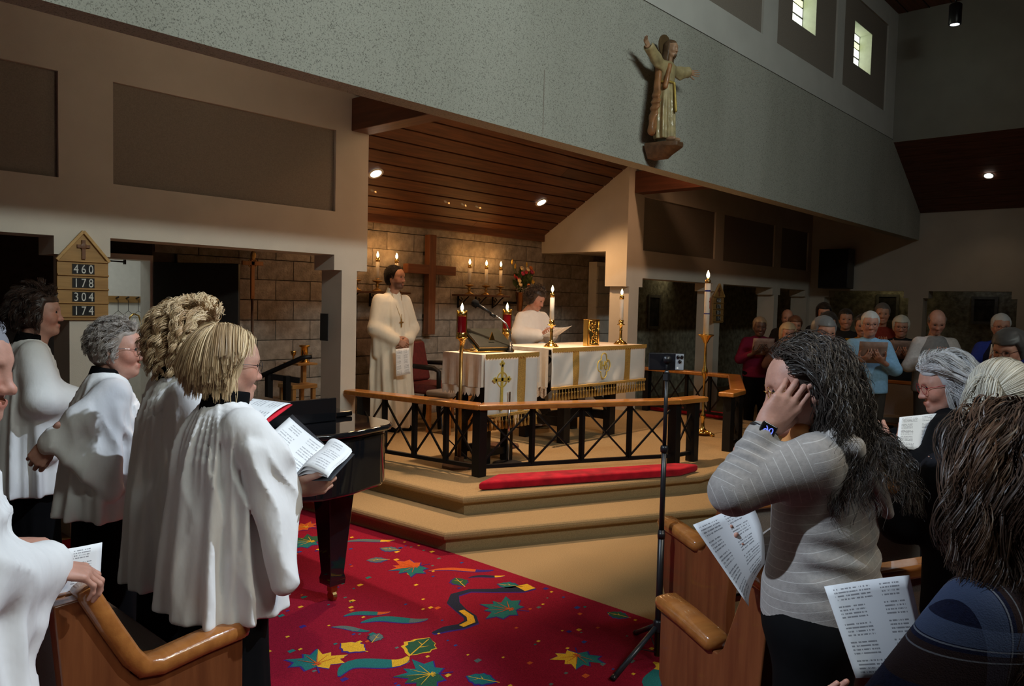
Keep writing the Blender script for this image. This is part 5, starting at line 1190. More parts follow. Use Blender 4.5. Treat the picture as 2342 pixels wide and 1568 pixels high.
def sheet(name,label,cat,c00,c10,c11,c01,material,curl=.0,nu=10,nv=8,parent=None,bend=None,thick=.0006,group=None):
    """four corners (bottom-left, bottom-right, top-right, top-left); curl bows it along its normal"""
    a,b,c,d=[np.array(x,float) for x in(c00,c10,c11,c01)]; n=np.cross(b-a,d-a); n/=np.linalg.norm(n); V=[];UV=[]
    for i in range(nu+1):
        for j in range(nv+1):
            u,v=i/nu,j/nv; p=a*(1-u)*(1-v)+b*u*(1-v)+c*u*v+d*(1-u)*v; p=p+n*curl*(4*u*(1-u))
            if bend: p=p+n*bend(u,v)
            V.append(p); UV.append((u,v))
    Q=[(i*(nv+1)+j,(i+1)*(nv+1)+j,(i+1)*(nv+1)+j+1,i*(nv+1)+j+1) for i in range(nu) for j in range(nv)]
    o=npmesh(name,V,Q,material,parent); ul=o.data.uv_layers.new(name='UVMap'); UV=np.array(UV,np.float32)
    ul.data.foreach_set('uv',UV[np.array(Q).ravel()].ravel())
    s=o.modifiers.new('solid','SOLIDIFY'); s.thickness=thick
    if label: tag(o,label,cat,group)
    return o
# ------------------------------------------------------------------ people
COTTON=mat('white_cotton',(0.80,0.79,0.78),0.8,var=.015,scale=25,bump=.42,bscale=17,stretch=(1,1,.55))
ALB=mat('ivory_alb',(0.74,0.69,0.58),0.85,var=.02,scale=25,bump=.3,bscale=13,stretch=(1,1,.5))
CASS=mat('black_cassock',(0.004,0.004,0.0045),0.9,var=.05,spec=.08)
SK_L=('fair',(.52,.285,.205)); SK_P=('pink',(.50,.255,.185)); SK_T=('tan',(.48,.25,.17)); SK_D=('dark',(.10,.05,.035)); SK_M=('olive',(.42,.215,.14))
def W2L(pos,yaw,p,z0=0):
    c,s=math.cos(yaw),math.sin(yaw); x,y=p[0]-pos[0],p[1]-pos[1]; return np.array([x*c+y*s,-x*s+y*c,p[2]-z0])
def D2L(yaw,d): c,s=math.cos(yaw),math.sin(yaw); return np.array([d[0]*c+d[1]*s,-d[0]*s+d[1]*c,d[2]])
def sur_rows(h,hem,wx=1,wy=1):
    s=.815*h; return [(hem,.0,0,.185*wx,.225*wy),(s-.45,0,0,.170*wx,.215*wy),(s-.30,-.0,0,.155*wx,.205*wy),(s-.13,-.005,0,.128*wx,.190*wy),(s-.045,-.005,0,.105,.162),(s+.0,0,0,.090,.115),(s+.035,.0,0,.068,.076),(s+.055,.004,0,.055,.060)]
def collar(F,material=CASS,r=.066,up=.075,lo=.015):
    s=F.J['sh']; V,Q=nets(lambda P: smax(smax(cone(P,(-.012,0,s-.02),(.018+F.hc[0]*.25,0,s+.14),r+.006,r-.008),P[:,2]-(s+up+.010*0+.18*(-P[:,0])),.006),(s+lo-.02)-P[:,2]-.02,.006),(-.13,-.12,s-.08),(.16,.12,s+.2),.006); return npmesh('cassock_collar',V,Q,material,F.o)
def skirt(F,material,hem=.03,top=None,w=.125,f=.008):
    t=top or F.J['hip']+.18; return garment(F,'cassock',material,[(hem,0,0,w+.03,w+.05),(F.J['hip'],0,0,w,w+.035),(t,0,0,.11,.14)],hem=hem,top=t,folds=(9,f),res=.014)

# ---- choir woman with blonde bob (foreground)
p,yw=(1.25,2.385),-.10; L=lambda q: W2L(p,yw,q)
K=lambda q: (q[0]*1.05,q[1]*1.05,1.65-(1.65-q[2])*1.05)
fing=D2L(yw,(.60,-.52,.20)); back=D2L(yw,(-.45,-.62,-.30))
F=person('choir woman with blonde bob and glasses in a white surplice reading an open folder',p,yw,1.55,SK_L,arms={'R':((np.array([0,-.15,1.23])+L(K((1.345,2.108,1.050))))/2+A_(-.01,-.02,.0),L(K((1.345,2.108,1.050)))),'L':(np.array([.06,.24,1.0]),np.array([.20,.12,1.02]))},
  hands={'R':dict(X=fing,Z=back,fcurl=[(.75,.95,.6)]*4,thumb=(.75,.35,.45),h=.0035,tc=.1),'L':dict(X=(.75,-.5,.1),Z=(.0,.2,-.95),fcurl=[(.3,.4,.3)]*4)},headrot=(-.14,-.10,0),headoff=(-.030,.028),sw=.155)
s=F.J['sh']
sho=np.array([-.0,-.15,s-.03]); wr=L(K((1.33,2.115,1.055))); dr=L((1.205,2.105,.775))
def sl_cut(c,n,r):
    c=np.array(c);n=np.array(n,float);n/=np.linalg.norm(n)
    return lambda P: smax(cone(P,c-n*.02,c+n*.25,r,r*1.3),-((P-A_(*c))@n.astype(np.float32))-.06,.01)
def ridges(a,b,n,freq,amp,r0=.5):
    """fold lines running from a to b, across direction n"""
    a=np.array(a);b=np.array(b);n=np.array(n,float);n/=np.linalg.norm(n); m=(a+b)/2; Ls=np.linalg.norm(b-a)
    def g(P,d): 
        u=((P-A_(*a))@((b-a)/Ls).astype(np.float32))/Ls; v=(P-A_(*m))@n.astype(np.float32); w=np.clip(1-((np.linalg.norm(P-A_(*m),axis=1))/(r0))**2,0,1); sp=.55+.65*np.clip(u,0,1.2)
        return d-amp*w*np.clip(u*3,0,1)*(1-2.2*np.abs(np.sin(.5*freq*v/sp+.75*np.sin(9*u)+.5*np.sin(17*v+4*u)))**.8)
    return g
g1=ridges(sho,dr,(.9,.1,.15),52,.011,.42)
dr=np.array([.075,-.245,.765]); wr=wr-A_(.015,0,0); g1=ridges(sho+A_(.02,-.03,.02),dr,(.9,-.1,.25),70,.0075,.46)
garment(F,'surplice',COTTON,sur_rows(1.56,.635,1.0,.98),[[(sho,(sho+wr)/2+A_(-.01,-.03,.012),.070,.066),((sho+wr)/2+A_(-.01,-.03,.012),wr,.066,.052)]],hem=.635,folds=(10,.032),gather=(.15,.15,.0095,38),res=.0075,wr=.004,wf=20,seed=5,drape=[(sho+A_(.0,-.058,-.06),wr-A_(.015,0.02,.02),dr-A_(0,.03,0),.046)],extra=g1,ks=.045,k0=.012,foldpow=.7)
collar(F,r=.074,up=.085); skirt(F,CASS)
bc=hairmat('blonde',(.82,.62,.36),(.36,.21,.095),.34)
def hb(P,d): return d
o=cap(F,'hair',bc[0],.009,noise=(.003,45),extra=lambda P,d: smin(d,smax(smax(cone(P,(-.025,0,.0),(-.030,0,-.085),.084,.078),-.09-P[:,2],.02),np.where(P[:,0]>.03,P[:,0]-.03,-1.).astype(np.float32),.02),.03)); base_tint(o,(.6,.55,.5))
strands(F,'strands',bc,7000,lambda D:.115+.05*np.clip(D[:,2],0,1),lambda D:((D[:,2]>.05)|((D[:,0]<.25)&(D[:,2]>-.35)))&~((D[:,0]>.50)&(D[:,2]<.62)),steps=14,layer=(.0115,.022),init=(.2,.9),g=.75,curl=(.0022,1.0),clump=26,clumpf=.30,r=.0010,seed=2,coll=[((-.02,0,-.075),(.078,.080,.085))],sweep=(-.45,1.0),face=.06)
glasses(F,BLACKP,.020)
# her open folder: cover boards, pages
FP={k:np.array(K(v)) for k,v in dict(B=(1.51,2.419,1.224),C=(1.535,2.231,1.143),E=(1.519,2.06,1.155),D=(1.357,2.13,1.082),A=(1.335,2.315,1.165),F=(1.368,1.975,1.105)).items()}
fo=thing('music_folder','dark folder with open white sheet music held by the woman with the blonde bob','folder',tuple(FP['D']))
def offp(ps,dz): n=np.array((-.35,0,.93)); return [np.array(q)-FP['D']+n*dz for q in ps]
TXT=textpaper('printed_sheet'); MUS=textpaper('music_sheet',dens=15,ink=(.35,.35,.38))
DGRY=mat('folder_grey',(.035,.038,.045),.5)
a,b,c,d=offp([FP['D'],FP['C'],FP['B'],FP['A']],-.008); ex=(c-b)*.06; b2,c2=b+(b-a)*.06,c+ex+(c-d)*.16
sheet('cover_board',None,None,a,b2,c2,d+ex,DGRY,parent=fo,thick=.003)
a,b,c,d=offp([FP['D'],FP['F'],FP['E'],FP['C']],-.008); sheet('cover_board',None,None,a,b+(b-a)*.05,c+(c-d)*.05,d,DGRY,parent=fo,thick=.003)
a,b,c,d=offp([FP['D'],FP['C'],FP['B'],FP['A']],.002); sheet('left_pages',None,None,a,d,c,b,MUS,parent=fo,curl=.004,thick=.002)
for k in range(3):
    a,b,c,d=offp([FP['D'],FP['F'],FP['E'],FP['C']],.002+.004*k); sheet('right_page',None,None,a,b,c,d,MUS if k==2 else PAPER,parent=fo,bend=lambda u,v,k=k:(.014+.010*k)*math.sin(PI*u)+.004*math.sin(6*v),thick=.0006)

# ---- choir woman with full curly blonde hair
p,yw=(1.345,2.935),-.15; L=lambda q: W2L(p,yw,q)
F=person('choir woman with full curly blonde hair in a white surplice, seen from behind',p,yw,1.60,SK_P,arms={'R':(np.array([.05,-.24,1.06]),np.array([.30,-.08,1.05])),'L':(np.array([.05,.24,1.06]),np.array([.30,.06,1.05]))},hands={'R':dict(X=(.8,.2,-.1),Z=(.1,-.3,-.9),fcurl=[(.3,.5,.3)]*4)},headrot=(-.35,-.15,0),res=.005)
s=F.J['sh']
garment(F,'surplice',COTTON,sur_rows(1.60,.565),[[((0,-.15,s-.03),(.05,-.235,1.08),.075,.09),((.05,-.235,1.08),(.28,-.09,1.05),.09,.07)],[((0,.15,s-.03),(.05,.235,1.08),.075,.09),((.05,.235,1.08),(.28,.06,1.05),.09,.07)]],hem=.565,folds=(11,.034),gather=(.15,.15,.0095,40),res=.0125,seed=9,drape=[((0,-.16,s-.1),(.29,-.11,1.09),(.12,-.2,.86),.04)],foldpow=.6)
collar(F,r=.070); skirt(F,CASS)
hm=hairmat('curlyblonde',(.85,.66,.40),(.42,.24,.11),.36)
o=cap(F,'hair',hm[0],.016,noise=(.007,40),extra=lambda P,d: smin(d,ell(P,(-.04,0,-.015),(.076,.086,.08)),.04)); base_tint(o,(.55,.5,.45))
strands(F,'curls',hm,4000,.13,lambda D:~((D[:,0]>.45)&(D[:,2]<.50))&(D[:,2]>-.70),steps=22,layer=(.019,.036),init=(.6,.5),g=.55,curl=(.0078,17),clump=34,clumpf=.66,r=.0012,seed=4)
rf=thing('red_folder','red folder with white pages held beyond the woman with the blonde bob','folder',(1.66,2.87,1.15))
o0=np.array((1.66,2.87,1.15)); Q=[np.array(q)-o0 for q in((1.60,2.77,1.135),(1.84,2.925,1.192),(1.70,3.06,1.215),(1.50,2.93,1.16))]
REDC=mat('red_cover',(.65,.02,.04),.4); sheet('cover',None,None,Q[0],Q[1],Q[2],Q[3],REDC,parent=rf,thick=.004); up_=np.array((0,0,.008))
sheet('page',None,None,Q[0]*.95+up_,Q[1]*.95+up_,Q[2]*.95+up_,Q[3]*.95+up_,MUS,parent=rf,bend=lambda u,v:.015*math.sin(PI*u)**.7)

# ---- choir woman with short grey hair and glasses
p,yw=(1.345,3.64),-.18; L=lambda q: W2L(p,yw,q); wr=np.array([-.24,-.165,1.03])
F=person('choir woman with short grey hair and wire glasses, one hand at her back',p,yw,1.53,SK_P,arms={'R':(np.array([-.12,-.18,1.12]),wr),'L':(np.array([.06,.24,1.0]),np.array([.25,.10,1.05]))},
 hands={'R':dict(X=(-.45,.25,-.75),Z=(-.3,-.9,.1),fcurl=[(.7,.9,.6)]*4,thumb=(.85,.15,-.25))},headrot=(-.50,-.06,0),hp=dict(fat=.006,jaw=1.0))
s=F.J['sh']
garment(F,'surplice',COTTON,sur_rows(1.545,.68,1.08,1.05),[[((0,-.15,s-.03),(-.12,-.19,1.12),.072,.066),((-.12,-.19,1.12),wr,.066,.05)]],hem=.68,folds=(10,.028),gather=(.15,.13,.008,38),res=.0125,seed=12,drape=[((.0,-.195,s-.09),wr+A_(.02,-.03,0),(-.02,-.245,.81),.042)],extra=ridges((.02,-.18,s-.05),(-.04,-.24,.82),(1,.1,.2),66,.0075,.45),ks=.045,k0=.022,foldpow=.8)
collar(F,r=.070); skirt(F,CASS)
hm=hairmat('grey',(.40,.345,.30),(.19,.165,.145),.5)
o=cap(F,'hair',hm[0],.010,noise=(.004,55)); base_tint(o,(.7,.65,.62))
strands(F,'curls',hm,3800,.042,lambda D:~((D[:,0]>.42)&(D[:,2]<.50))&(D[:,2]>-.55),steps=10,layer=(.012,.020),init=(.6,.6),g=.5,curl=(.0045,22),clump=22,clumpf=.4,r=.0008,seed=6)
glasses(F,CHROME,.020)

# ---- choir woman with short dark hair (left rear)
p,yw=(1.36,4.74),-.15
F=person('choir woman with short dark brown hair, farthest back at the left',p,yw,1.66,SK_P,arms={'R':(np.array([.03,-.25,1.08]),np.array([.25,-.12,1.05])),'L':(np.array([.05,.24,1.08]),np.array([.25,.10,1.05]))},headrot=(-.28,.02,0),res=.005)
s=F.J['sh']
garment(F,'surplice',COTTON,sur_rows(1.66,.57),[[((0,-.15,s-.03),(.03,-.24,1.09),.075,.09),((.03,-.24,1.09),(.22,-.14,1.05),.09,.08)]],hem=.57,folds=(10,.03),gather=(.15,.13,.008,38),res=.0125,seed=15,drape=[((0,-.16,s-.12),(.2,-.14,1.03),(.06,-.22,.80),.05)],foldpow=.7)
collar(F,r=.068); skirt(F,CASS)
hm=hairmat('darkbrown',(.055,.025,.015),(.018,.009,.007),.4)
o=cap(F,'hair',hm[0],.018,noise=(.008,38)); base_tint(o,(.7,.7,.7))
strands(F,'locks',hm,2400,.08,lambda D:~((D[:,0]>.42)&(D[:,2]<.50))&(D[:,2]>-.65),steps=10,layer=(.021,.034),init=(.6,.5),g=.5,curl=(.007,10),clump=36,clumpf=.55,r=.0010,seed=8)

# ---- choir woman at the left edge, hand on the pew
p,yw=(.415,2.085),-.10; L=lambda q: W2L(p,yw,q); wr=L((.655,2.145,.955))
F=person('choir woman with grey hair at the left edge, hand resting on the pew end',p,yw,1.60,SK_P,arms={'R':(np.array([.02,-.20,1.02]),wr),'L':(np.array([.06,.24,1.0]),np.array([.24,.12,1.0]))},
 hands={'R':dict(X=(.92,-.05,-.30),Z=(.32,-.25,.90),fcurl=[(.45,.75,.5),(.5,.8,.5),(.5,.8,.5),(.5,.8,.5)],thumb=(.7,.6,-.4),h=.0035)},headrot=(-.62,-.12,0),sw=.155,hp=dict(nose=1.15))
s=F.J['sh']; el=np.array([.02,-.20,1.05]); dr=L((.60,2.09,.74))
garment(F,'surplice',COTTON,sur_rows(1.60,.45),[[((0,-.15,s-.03),el,.075,.085),(el,wr-A_(.02,0,.0),.085,.075)]],hem=.45,folds=(10,.028),gather=(.15,.13,.008,38),res=.0125,seed=18,drape=[(el+A_(0,0,.05),wr-A_(.02,0,.01),L((.585,2.10,.82)),.045)],extra=ridges((0,-.15,s),(.16,-.05,.78),(.5,.3,.6),44,.008,.45),foldpow=.8)
collar(F); skirt(F,CASS)
hm=hairmat('greyblue',(.30,.30,.33),(.10,.10,.12),.45)
o=cap(F,'hair',hm[0],.010,noise=(.004,50)); base_tint(o,(.7,.7,.7))
strands(F,'locks',hm,1800,.09,lambda D:~((D[:,0]>.42)&(D[:,2]<.52))&(D[:,2]>-.6),steps=12,layer=(.012,.022),init=(.4,.7),g=.7,curl=(.004,8),clump=30,clumpf=.45,r=.0009,seed=21)
sheet('song_sheet','folded white printed sheet hanging over the choir pew seat, beside a hand','paper',(.62,2.262,.80),(.815,2.262,.775),(.83,2.275,.955),(.655,2.28,.96),TXT,curl=.012)

# ---- priest in an ivory alb
p,yw,z0=(5.25,6.46),math.radians(-92),.28; L=lambda q: W2L(p,yw,q,z0)
cr=L((5.14,6.215,1.20))
F=person('bearded man in an ivory robe with clasped hands beside the recess pillar',p,yw,1.735,SK_M,arms={'R':(np.array([.04,-.245,1.05]),np.array([.19,-.07,.955])),'L':(np.array([.04,.245,1.05]),np.array([.19,.07,.965]))},
 hands={'R':dict(X=(.35,.75,-.45),Z=(.9,-.3,.2),fcurl=[(.5,.6,.4)]*4,h=.005),'L':dict(X=(.25,-.75,-.5),Z=(.9,.3,.25),fcurl=[(.45,.6,.4)]*4,h=.005)},headrot=(.42,-.02,0),sw=.165,z0=z0,beard=.85,brow=(.12,.09,.08),res=.005)
s=F.J['sh']
rows=[(.03,.02,0,.20,.245),(.5,.01,0,.185,.23),(.95,0,0,.165,.22),(1.2,0,0,.15,.215),(s-.06,0,0,.118,.19),(s,0,0,.09,.13),(s+.035,.005,0,.07,.075),(s+.06,.01,0,.062,.066)]
garment(F,'alb',ALB,rows,[[((0,-.165,s-.05),(.04,-.24,1.07),.070,.078),((.04,-.24,1.07),(.16,-.095,.965),.078,.070)],[((0,.165,s-.05),(.04,.24,1.07),.070,.078),((.04,.24,1.07),(.16,.095,.97),.078,.070)]],hem=.03,folds=(10,.034),res=.0115,seed=31,drape=[((.04,-.235,1.05),(.15,-.10,.94),(.03,-.215,.80),.040),((.04,.235,1.05),(.15,.11,.95),(.03,.215,.80),.040)],k0=.025,foldpow=.6,wr=.005)
collar(F,ALB,.066,.085,.03)
hm=hairmat('black',(.014,.010,.008),(.008,.006,.005),.7)
o=cap(F,'hair',hm[0],.009,noise=(.002,80),cut=lambda P,d: smax(d,-smax(smax(.055-P[:,0],.0-P[:,2],.01),P[:,2]-.085,.01),.01)); base_tint(o,(1,1,1))
strands(F,'short_hair',hm,1200,.022,lambda D:((D[:,2]>.55)|((D[:,0]<.30)&(D[:,2]>-.35))),steps=5,layer=(.004,.012),init=(.4,.8),g=.3,curl=(0,0),clump=1,r=.0012,seed=71)
o=obj('pectoral_cross',MB().tube([tuple(q) for q in [(.075,-.06,s+.03),(.125,-.04,s-.10),(.165,.0,s-.24)]],.0025,5).tube([(.075,.06,s+.03),(.125,.04,s-.10),(.165,0,s-.24)],.0025,5).box(.165,.171,-.006,.006,s-.325,s-.235).box(.165,.171,-.024,.024,s-.278,s-.265),BRASSD,F.o)
sheet('service_leaflet','white printed leaflet hanging from the hands of the man in the ivory robe','paper',(5.10,6.19,.87),(5.24,6.13,.90),(5.225,6.14,1.165),(5.095,6.20,1.15),TXT)
for y in(-.08,.08): npmesh('shoe',*nets(lambda P: smax(ell(P,(.15,y,.03),(.12,.045,.04)),-P[:,2],.004),(-.02,y-.08,-.02),(.32,y+.08,.1),.01),BLACKC,F.o)

# ---- woman in a white alb reading behind the altar
p,yw,z0=(6.55,5.62),math.radians(-98),.28; L=lambda q: W2L(p,yw,q,z0)
F=person('woman with short dark curly hair in a white robe, reading a paper behind the altar',p,yw,1.55,SK_P,arms={'R':(np.array([.05,-.24,1.02]),np.array([.22,-.06,1.03])),'L':(np.array([.05,.24,1.02]),np.array([.22,.08,1.03]))},hands={'R':dict(X=(.5,.6,.1),Z=(.3,-.3,-.9),fcurl=[(.5,.6,.4)]*4,h=.006),'L':dict(X=(.5,-.6,.1),Z=(.3,.3,-.9),fcurl=[(.5,.6,.4)]*4,h=.006)},headrot=(.45,-.42,0),z0=z0,res=.006)
s=F.J['sh']
garment(F,'alb',COTTON,[(.03,.0,0,.18,.22),(.8,0,0,.16,.20),(1.1,0,0,.14,.195),(s-.05,0,0,.11,.17),(s,0,0,.09,.125),(s+.04,.005,0,.06,.064)],[[((0,-.15,s-.05),(.05,-.245,1.03),.068,.08),((.05,-.245,1.03),(.2,-.08,1.03),.08,.065)],[((0,.15,s-.05),(.05,.245,1.03),.068,.08),((.05,.245,1.03),(.2,.09,1.03),.08,.065)]],hem=.03,folds=(9,.02),res=.0125,seed=33,drape=[((.05,-.24,1.03),(.19,-.09,1.02),(.05,-.22,.84),.04),((.05,.24,1.03),(.19,.1,1.02),(.05,.22,.84),.04)])
hm=hairmat('darkcurly',(.06,.035,.022),(.02,.012,.01),.45)
o=cap(F,'hair',hm[0],.022,noise=(.009,45)); base_tint(o,(.8,.8,.8))
strands(F,'curls',hm,1500,.05,lambda D:~((D[:,0]>.42)&(D[:,2]<.50))&(D[:,2]>-.6),steps=9,layer=(.016,.034),init=(.7,.5),g=.4,curl=(.006,20),clump=24,clumpf=.5,r=.0013,seed=72)
sheet('reading_sheet','white reading sheet held by the woman in white behind the altar','paper',(6.42,5.40,1.285),(6.66,5.34,1.30),(6.74,5.20,1.42),(6.48,5.22,1.40),TXT,curl=.01)
# ------------------------------------------------------------------ congregation on the right
def stripes_mat(name,base,line,freq,width,attrn='sc'):
    m=mat(name,base,.85,var=.06,scale=90,bump=.12,bscale=350,sheen=.2); nt=m.node_tree; L=nt.links; b=nt.nodes['Principled BSDF']
    at=nd(nt,'ShaderNodeAttribute'); at.attribute_name=attrn; mu=nd(nt,'ShaderNodeMath'); mu.operation='MULTIPLY'; mu.inputs[1].default_value=freq; L.new(at.outputs['Fac'],mu.inputs[0])
    fr=nd(nt,'ShaderNodeMath'); fr.operation='FRACT'; L.new(mu.outputs[0],fr.inputs[0]); lt=nd(nt,'ShaderNodeMath'); lt.operation='LESS_THAN'; lt.inputs[1].default_value=width; L.new(fr.outputs[0],lt.inputs[0])
    src=b.inputs['Base Color'].links[0].from_socket; mx=nd(nt,'ShaderNodeMix'); mx.data_type='RGBA'; L.new(lt.outputs[0],mx.inputs[0]); L.new(src,mx.inputs[6]); mx.inputs[7].default_value=(*line,1); L.new(mx.outputs[2],b.inputs['Base Color']); return m
SWE=stripes_mat('grey_striped_knit',(.30,.275,.255),(.44,.415,.39),42.0,.075)
PANTS=mat('black_trousers',(.0045,.0045,.005),.9,var=.1,spec=.08)
# ---- woman with long dark curly hair
p,yw=(2.085,.745),math.radians(100); L=lambda q: W2L(p,yw,q)
el,wr=L((1.825,.885,1.185)),L((1.900,.838,1.345)); sh=np.array([.0,.150,1.275])
F=person('woman with long dark curly hair in grey striped top, hand raised to her temple',p,yw,1.57,SK_P,arms={'L':(el,wr),'R':(np.array([.06,-.25,1.02]),np.array([.20,-.13,.93]))},
 hands={'L':dict(X=D2L(yw,(.36,-.50,.80)),Z=D2L(yw,(-.78,-.60,.05)),fcurl=[(.30,.35,.2),(.28,.32,.2),(.30,.35,.2),(.34,.38,.25)],thumb=(.80,.45,-.55),spread=.02,h=.0032,sc=1.02),'R':dict(X=(.5,.7,.2),Z=(.3,-.4,-.8),fcurl=[(.5,.7,.4)]*4)},headrot=(.36,-.20,0),headoff=(.005,.03),sw=.155)
s=F.J['sh']
def asc(V):
    u=(V-sh)@((el-sh)/np.linalg.norm(el-sh)); dist=np.linalg.norm(V-sh-np.clip(u/np.linalg.norm(el-sh),0,1)[:,None]*(el-sh),axis=1)
    u2=(V-el)@((wr-el)/np.linalg.norm(wr-el)); d2=np.linalg.norm(V-el-np.clip(u2/np.linalg.norm(wr-el),0,1)[:,None]*(wr-el),axis=1)
    w=V[:,2]*1.0+.25*V[:,0]+.15*np.abs(V[:,1]); a=(dist<.085)&(u>.02); b=(d2<.07)&(d2<dist); return np.where(b,u2+.25,np.where(a,u,w))
def wrk(P,d):
    z=P[:,2]; w=np.clip(1-np.abs(z-1.02)/.13,0,1)*np.clip(-P[:,0]/.05+.8,0,1); d=d-.0060*w*np.sin(95*z+5*P[:,1]+2.2*np.sin(9*P[:,1]+3*z)+1.3*np.sin(23*P[:,1]))
    u=(P-A_(*el))@((wr-el)/np.linalg.norm(wr-el)).astype(np.float32); near=np.clip(1-cone(P,el,wr,.05,.04)/.03,0,1)*np.clip(1-np.abs(u-.10)/.10,0,1); return d-.004*near*np.sin(150*u+3*np.sin(40*P[:,1]))
garment(F,'knit_top',SWE,[(.83,0,0,.150,.190),(.92,0,0,.152,.188),(1.03,0,0,.132,.168),(1.12,.005,0,.130,.168),(1.22,.0,0,.122,.172),(1.28,-.005,0,.100,.150),(1.33,-.01,0,.075,.10),(1.365,-.005,0,.055,.062)],
 [[(sh,el+(sh-el)*.05,.072,.058),(el,wr-(wr-el)*.10,.056,.038)],[((0,-.15,s-.03),(.06,-.25,1.03),.07,.056),((.06,-.25,1.03),(.19,-.135,.935),.055,.04)]],hem=.83,top=1.37,res=.0065,wr=.0035,wf=26,seed=41,extra=wrk,attr=asc,ks=.05)
HOOD=stripes_mat('hood_knit',(.31,.285,.265),(.44,.415,.39),42.0,.075)
hv=lambda P: smin(smin(tri(P,(-.085,.13,1.315),(-.085,-.13,1.315),(-.150,-.02,1.13),.016),cone(P,(-.04,.125,1.335),(-.09,-.12,1.335),.026,.026),.03),tri(P,(-.085,.12,1.32),(.055,.085,1.33),(-.02,.14,1.29),.014),.03)-.003*noise3(P,30,3)
V,Q=nets(hv,(-.22,-.2,1.05),(.12,.2,1.42),.007); o=npmesh('hood',V,Q,HOOD,F.o); a=o.data.attributes.new('sc','FLOAT','POINT'); a.data.foreach_set('value',(V[:,2]*.8+V[:,1]*.8).astype(np.float32))
legs(F,PANTS,hipw=(.15,.185),k=.095)
# watch: black case and band, blue digits
ax=(wr-el)/np.linalg.norm(wr-el); zc=D2L(yw,(-.80,-.58,-.05)); zc=zc-ax*(zc@ax); zc/=np.linalg.norm(zc); yc=np.cross(zc,ax); wc=wr-ax*.004
wb=MB(); Rm_=np.stack([yc,ax,zc],1)
wb.tube([tuple(wc+.029*math.cos(t)*yc*1.05+.026*math.sin(t)*zc) for t in np.linspace(0,2*PI,25)],.008,6)
wo=obj('watch_band',wb,BLACKP,F.o,smooth=True)
cs_=MB().box(-.021,.021,-.018,.018,-.004,.005); M4=Matrix([list(Rm_[0])+[0],list(Rm_[1])+[0],list(Rm_[2])+[0],[0,0,0,1]]); M4.translation=Vector(wc+zc*.030)
wcs=obj('watch_case',cs_,PIANO,wo,bevel=.006,seg=3); wcs.matrix_local=M4
# (digits are a third-level part)
DIG=mat('watch_digits',(.15,.2,.9),.5,emit=(.18,.25,1.0),estr=1.2)
cu=text_mesh('watch_digits','06',.026,DIG,wo,(0,0,0),(0,0,0),.0003); M5=M4@Matrix.Translation((0,-.001,.0056))@Matrix.Rotation(0,4,'X'); cu.matrix_local=M5
hm=hairmat('darkcurl',(.060,.045,.036),(.012,.010,.008),.36)
gry=lambda D: 1+np.clip((D[:,2]-.35)*1.6,0,1.2)[:,None]*np.array([.7,.72,.75])*(np.random.default_rng(3).uniform(0,1,len(D))[:,None]>.45)
CLC=[((-.05,0,-.17),(.085,.12,.10)),((-.085,0,-.30),(.115,.18,.17))]
o=cap(F,'hair',hm[0],.004,noise=(.002,50),extra=lambda P,d: smin(d,smax(cone(P,(-.05,0,-.02),(-.085,0,-.13),.075,.07),-.18-P[:,2],.03),.05)); base_tint(o,(.6,.6,.6))
PK=lambda D:((D[:,2]>.18)|(D[:,0]<.20))&(D[:,2]>-.40)&~((D[:,0]>.66)&(D[:,2]<.55))
strands(F,'curls',hm,3300,lambda D:.33+.07*np.clip(-D[:,0],0,1),PK,steps=38,layer=(.006,.022),init=(.08,1.0),g=.66,curl=(.0080,11),clump=26,clumpf=.55,r=.0011,seed=43,tint=gry,coll=CLC,sweep=(-1,.25),face=.16)
strands(F,'loose_curls',hm,700,.36,PK,steps=40,layer=(.012,.036),init=(.15,.9),g=.62,curl=(.010,13),clump=4,clumpf=.4,r=.0008,seed=44,tint=gry,coll=CLC,sweep=(-1,.25),face=.16)
glasses(F,BRASS,.020)
SC=mat('orange_floral_scarf',(.62,.20,.05),.7,col2=(.75,.42,.16),scale=18); 
V,Q=nets(lambda P: smin(cone(P,(.055,.05,1.345),(.125,.04,1.21),.030,.020),cone(P,(.05,.085,1.33),(.055,-.085,1.33),.028,.028),.02)-.004*noise3(P,40,2),(-.02,-.15,1.15),(.20,.15,1.42),.007); npmesh('scarf',V,Q,SC,F.o)
sheet('service_sheet','large white printed service sheet held in front of the woman in the grey striped top','paper',(1.975,.895,.845),(2.10,.91,.93),(2.135,.975,1.09),(1.918,1.04,1.05),TXT,curl=-.02,bend=lambda u,v:.02*math.sin(PI*v)*u)

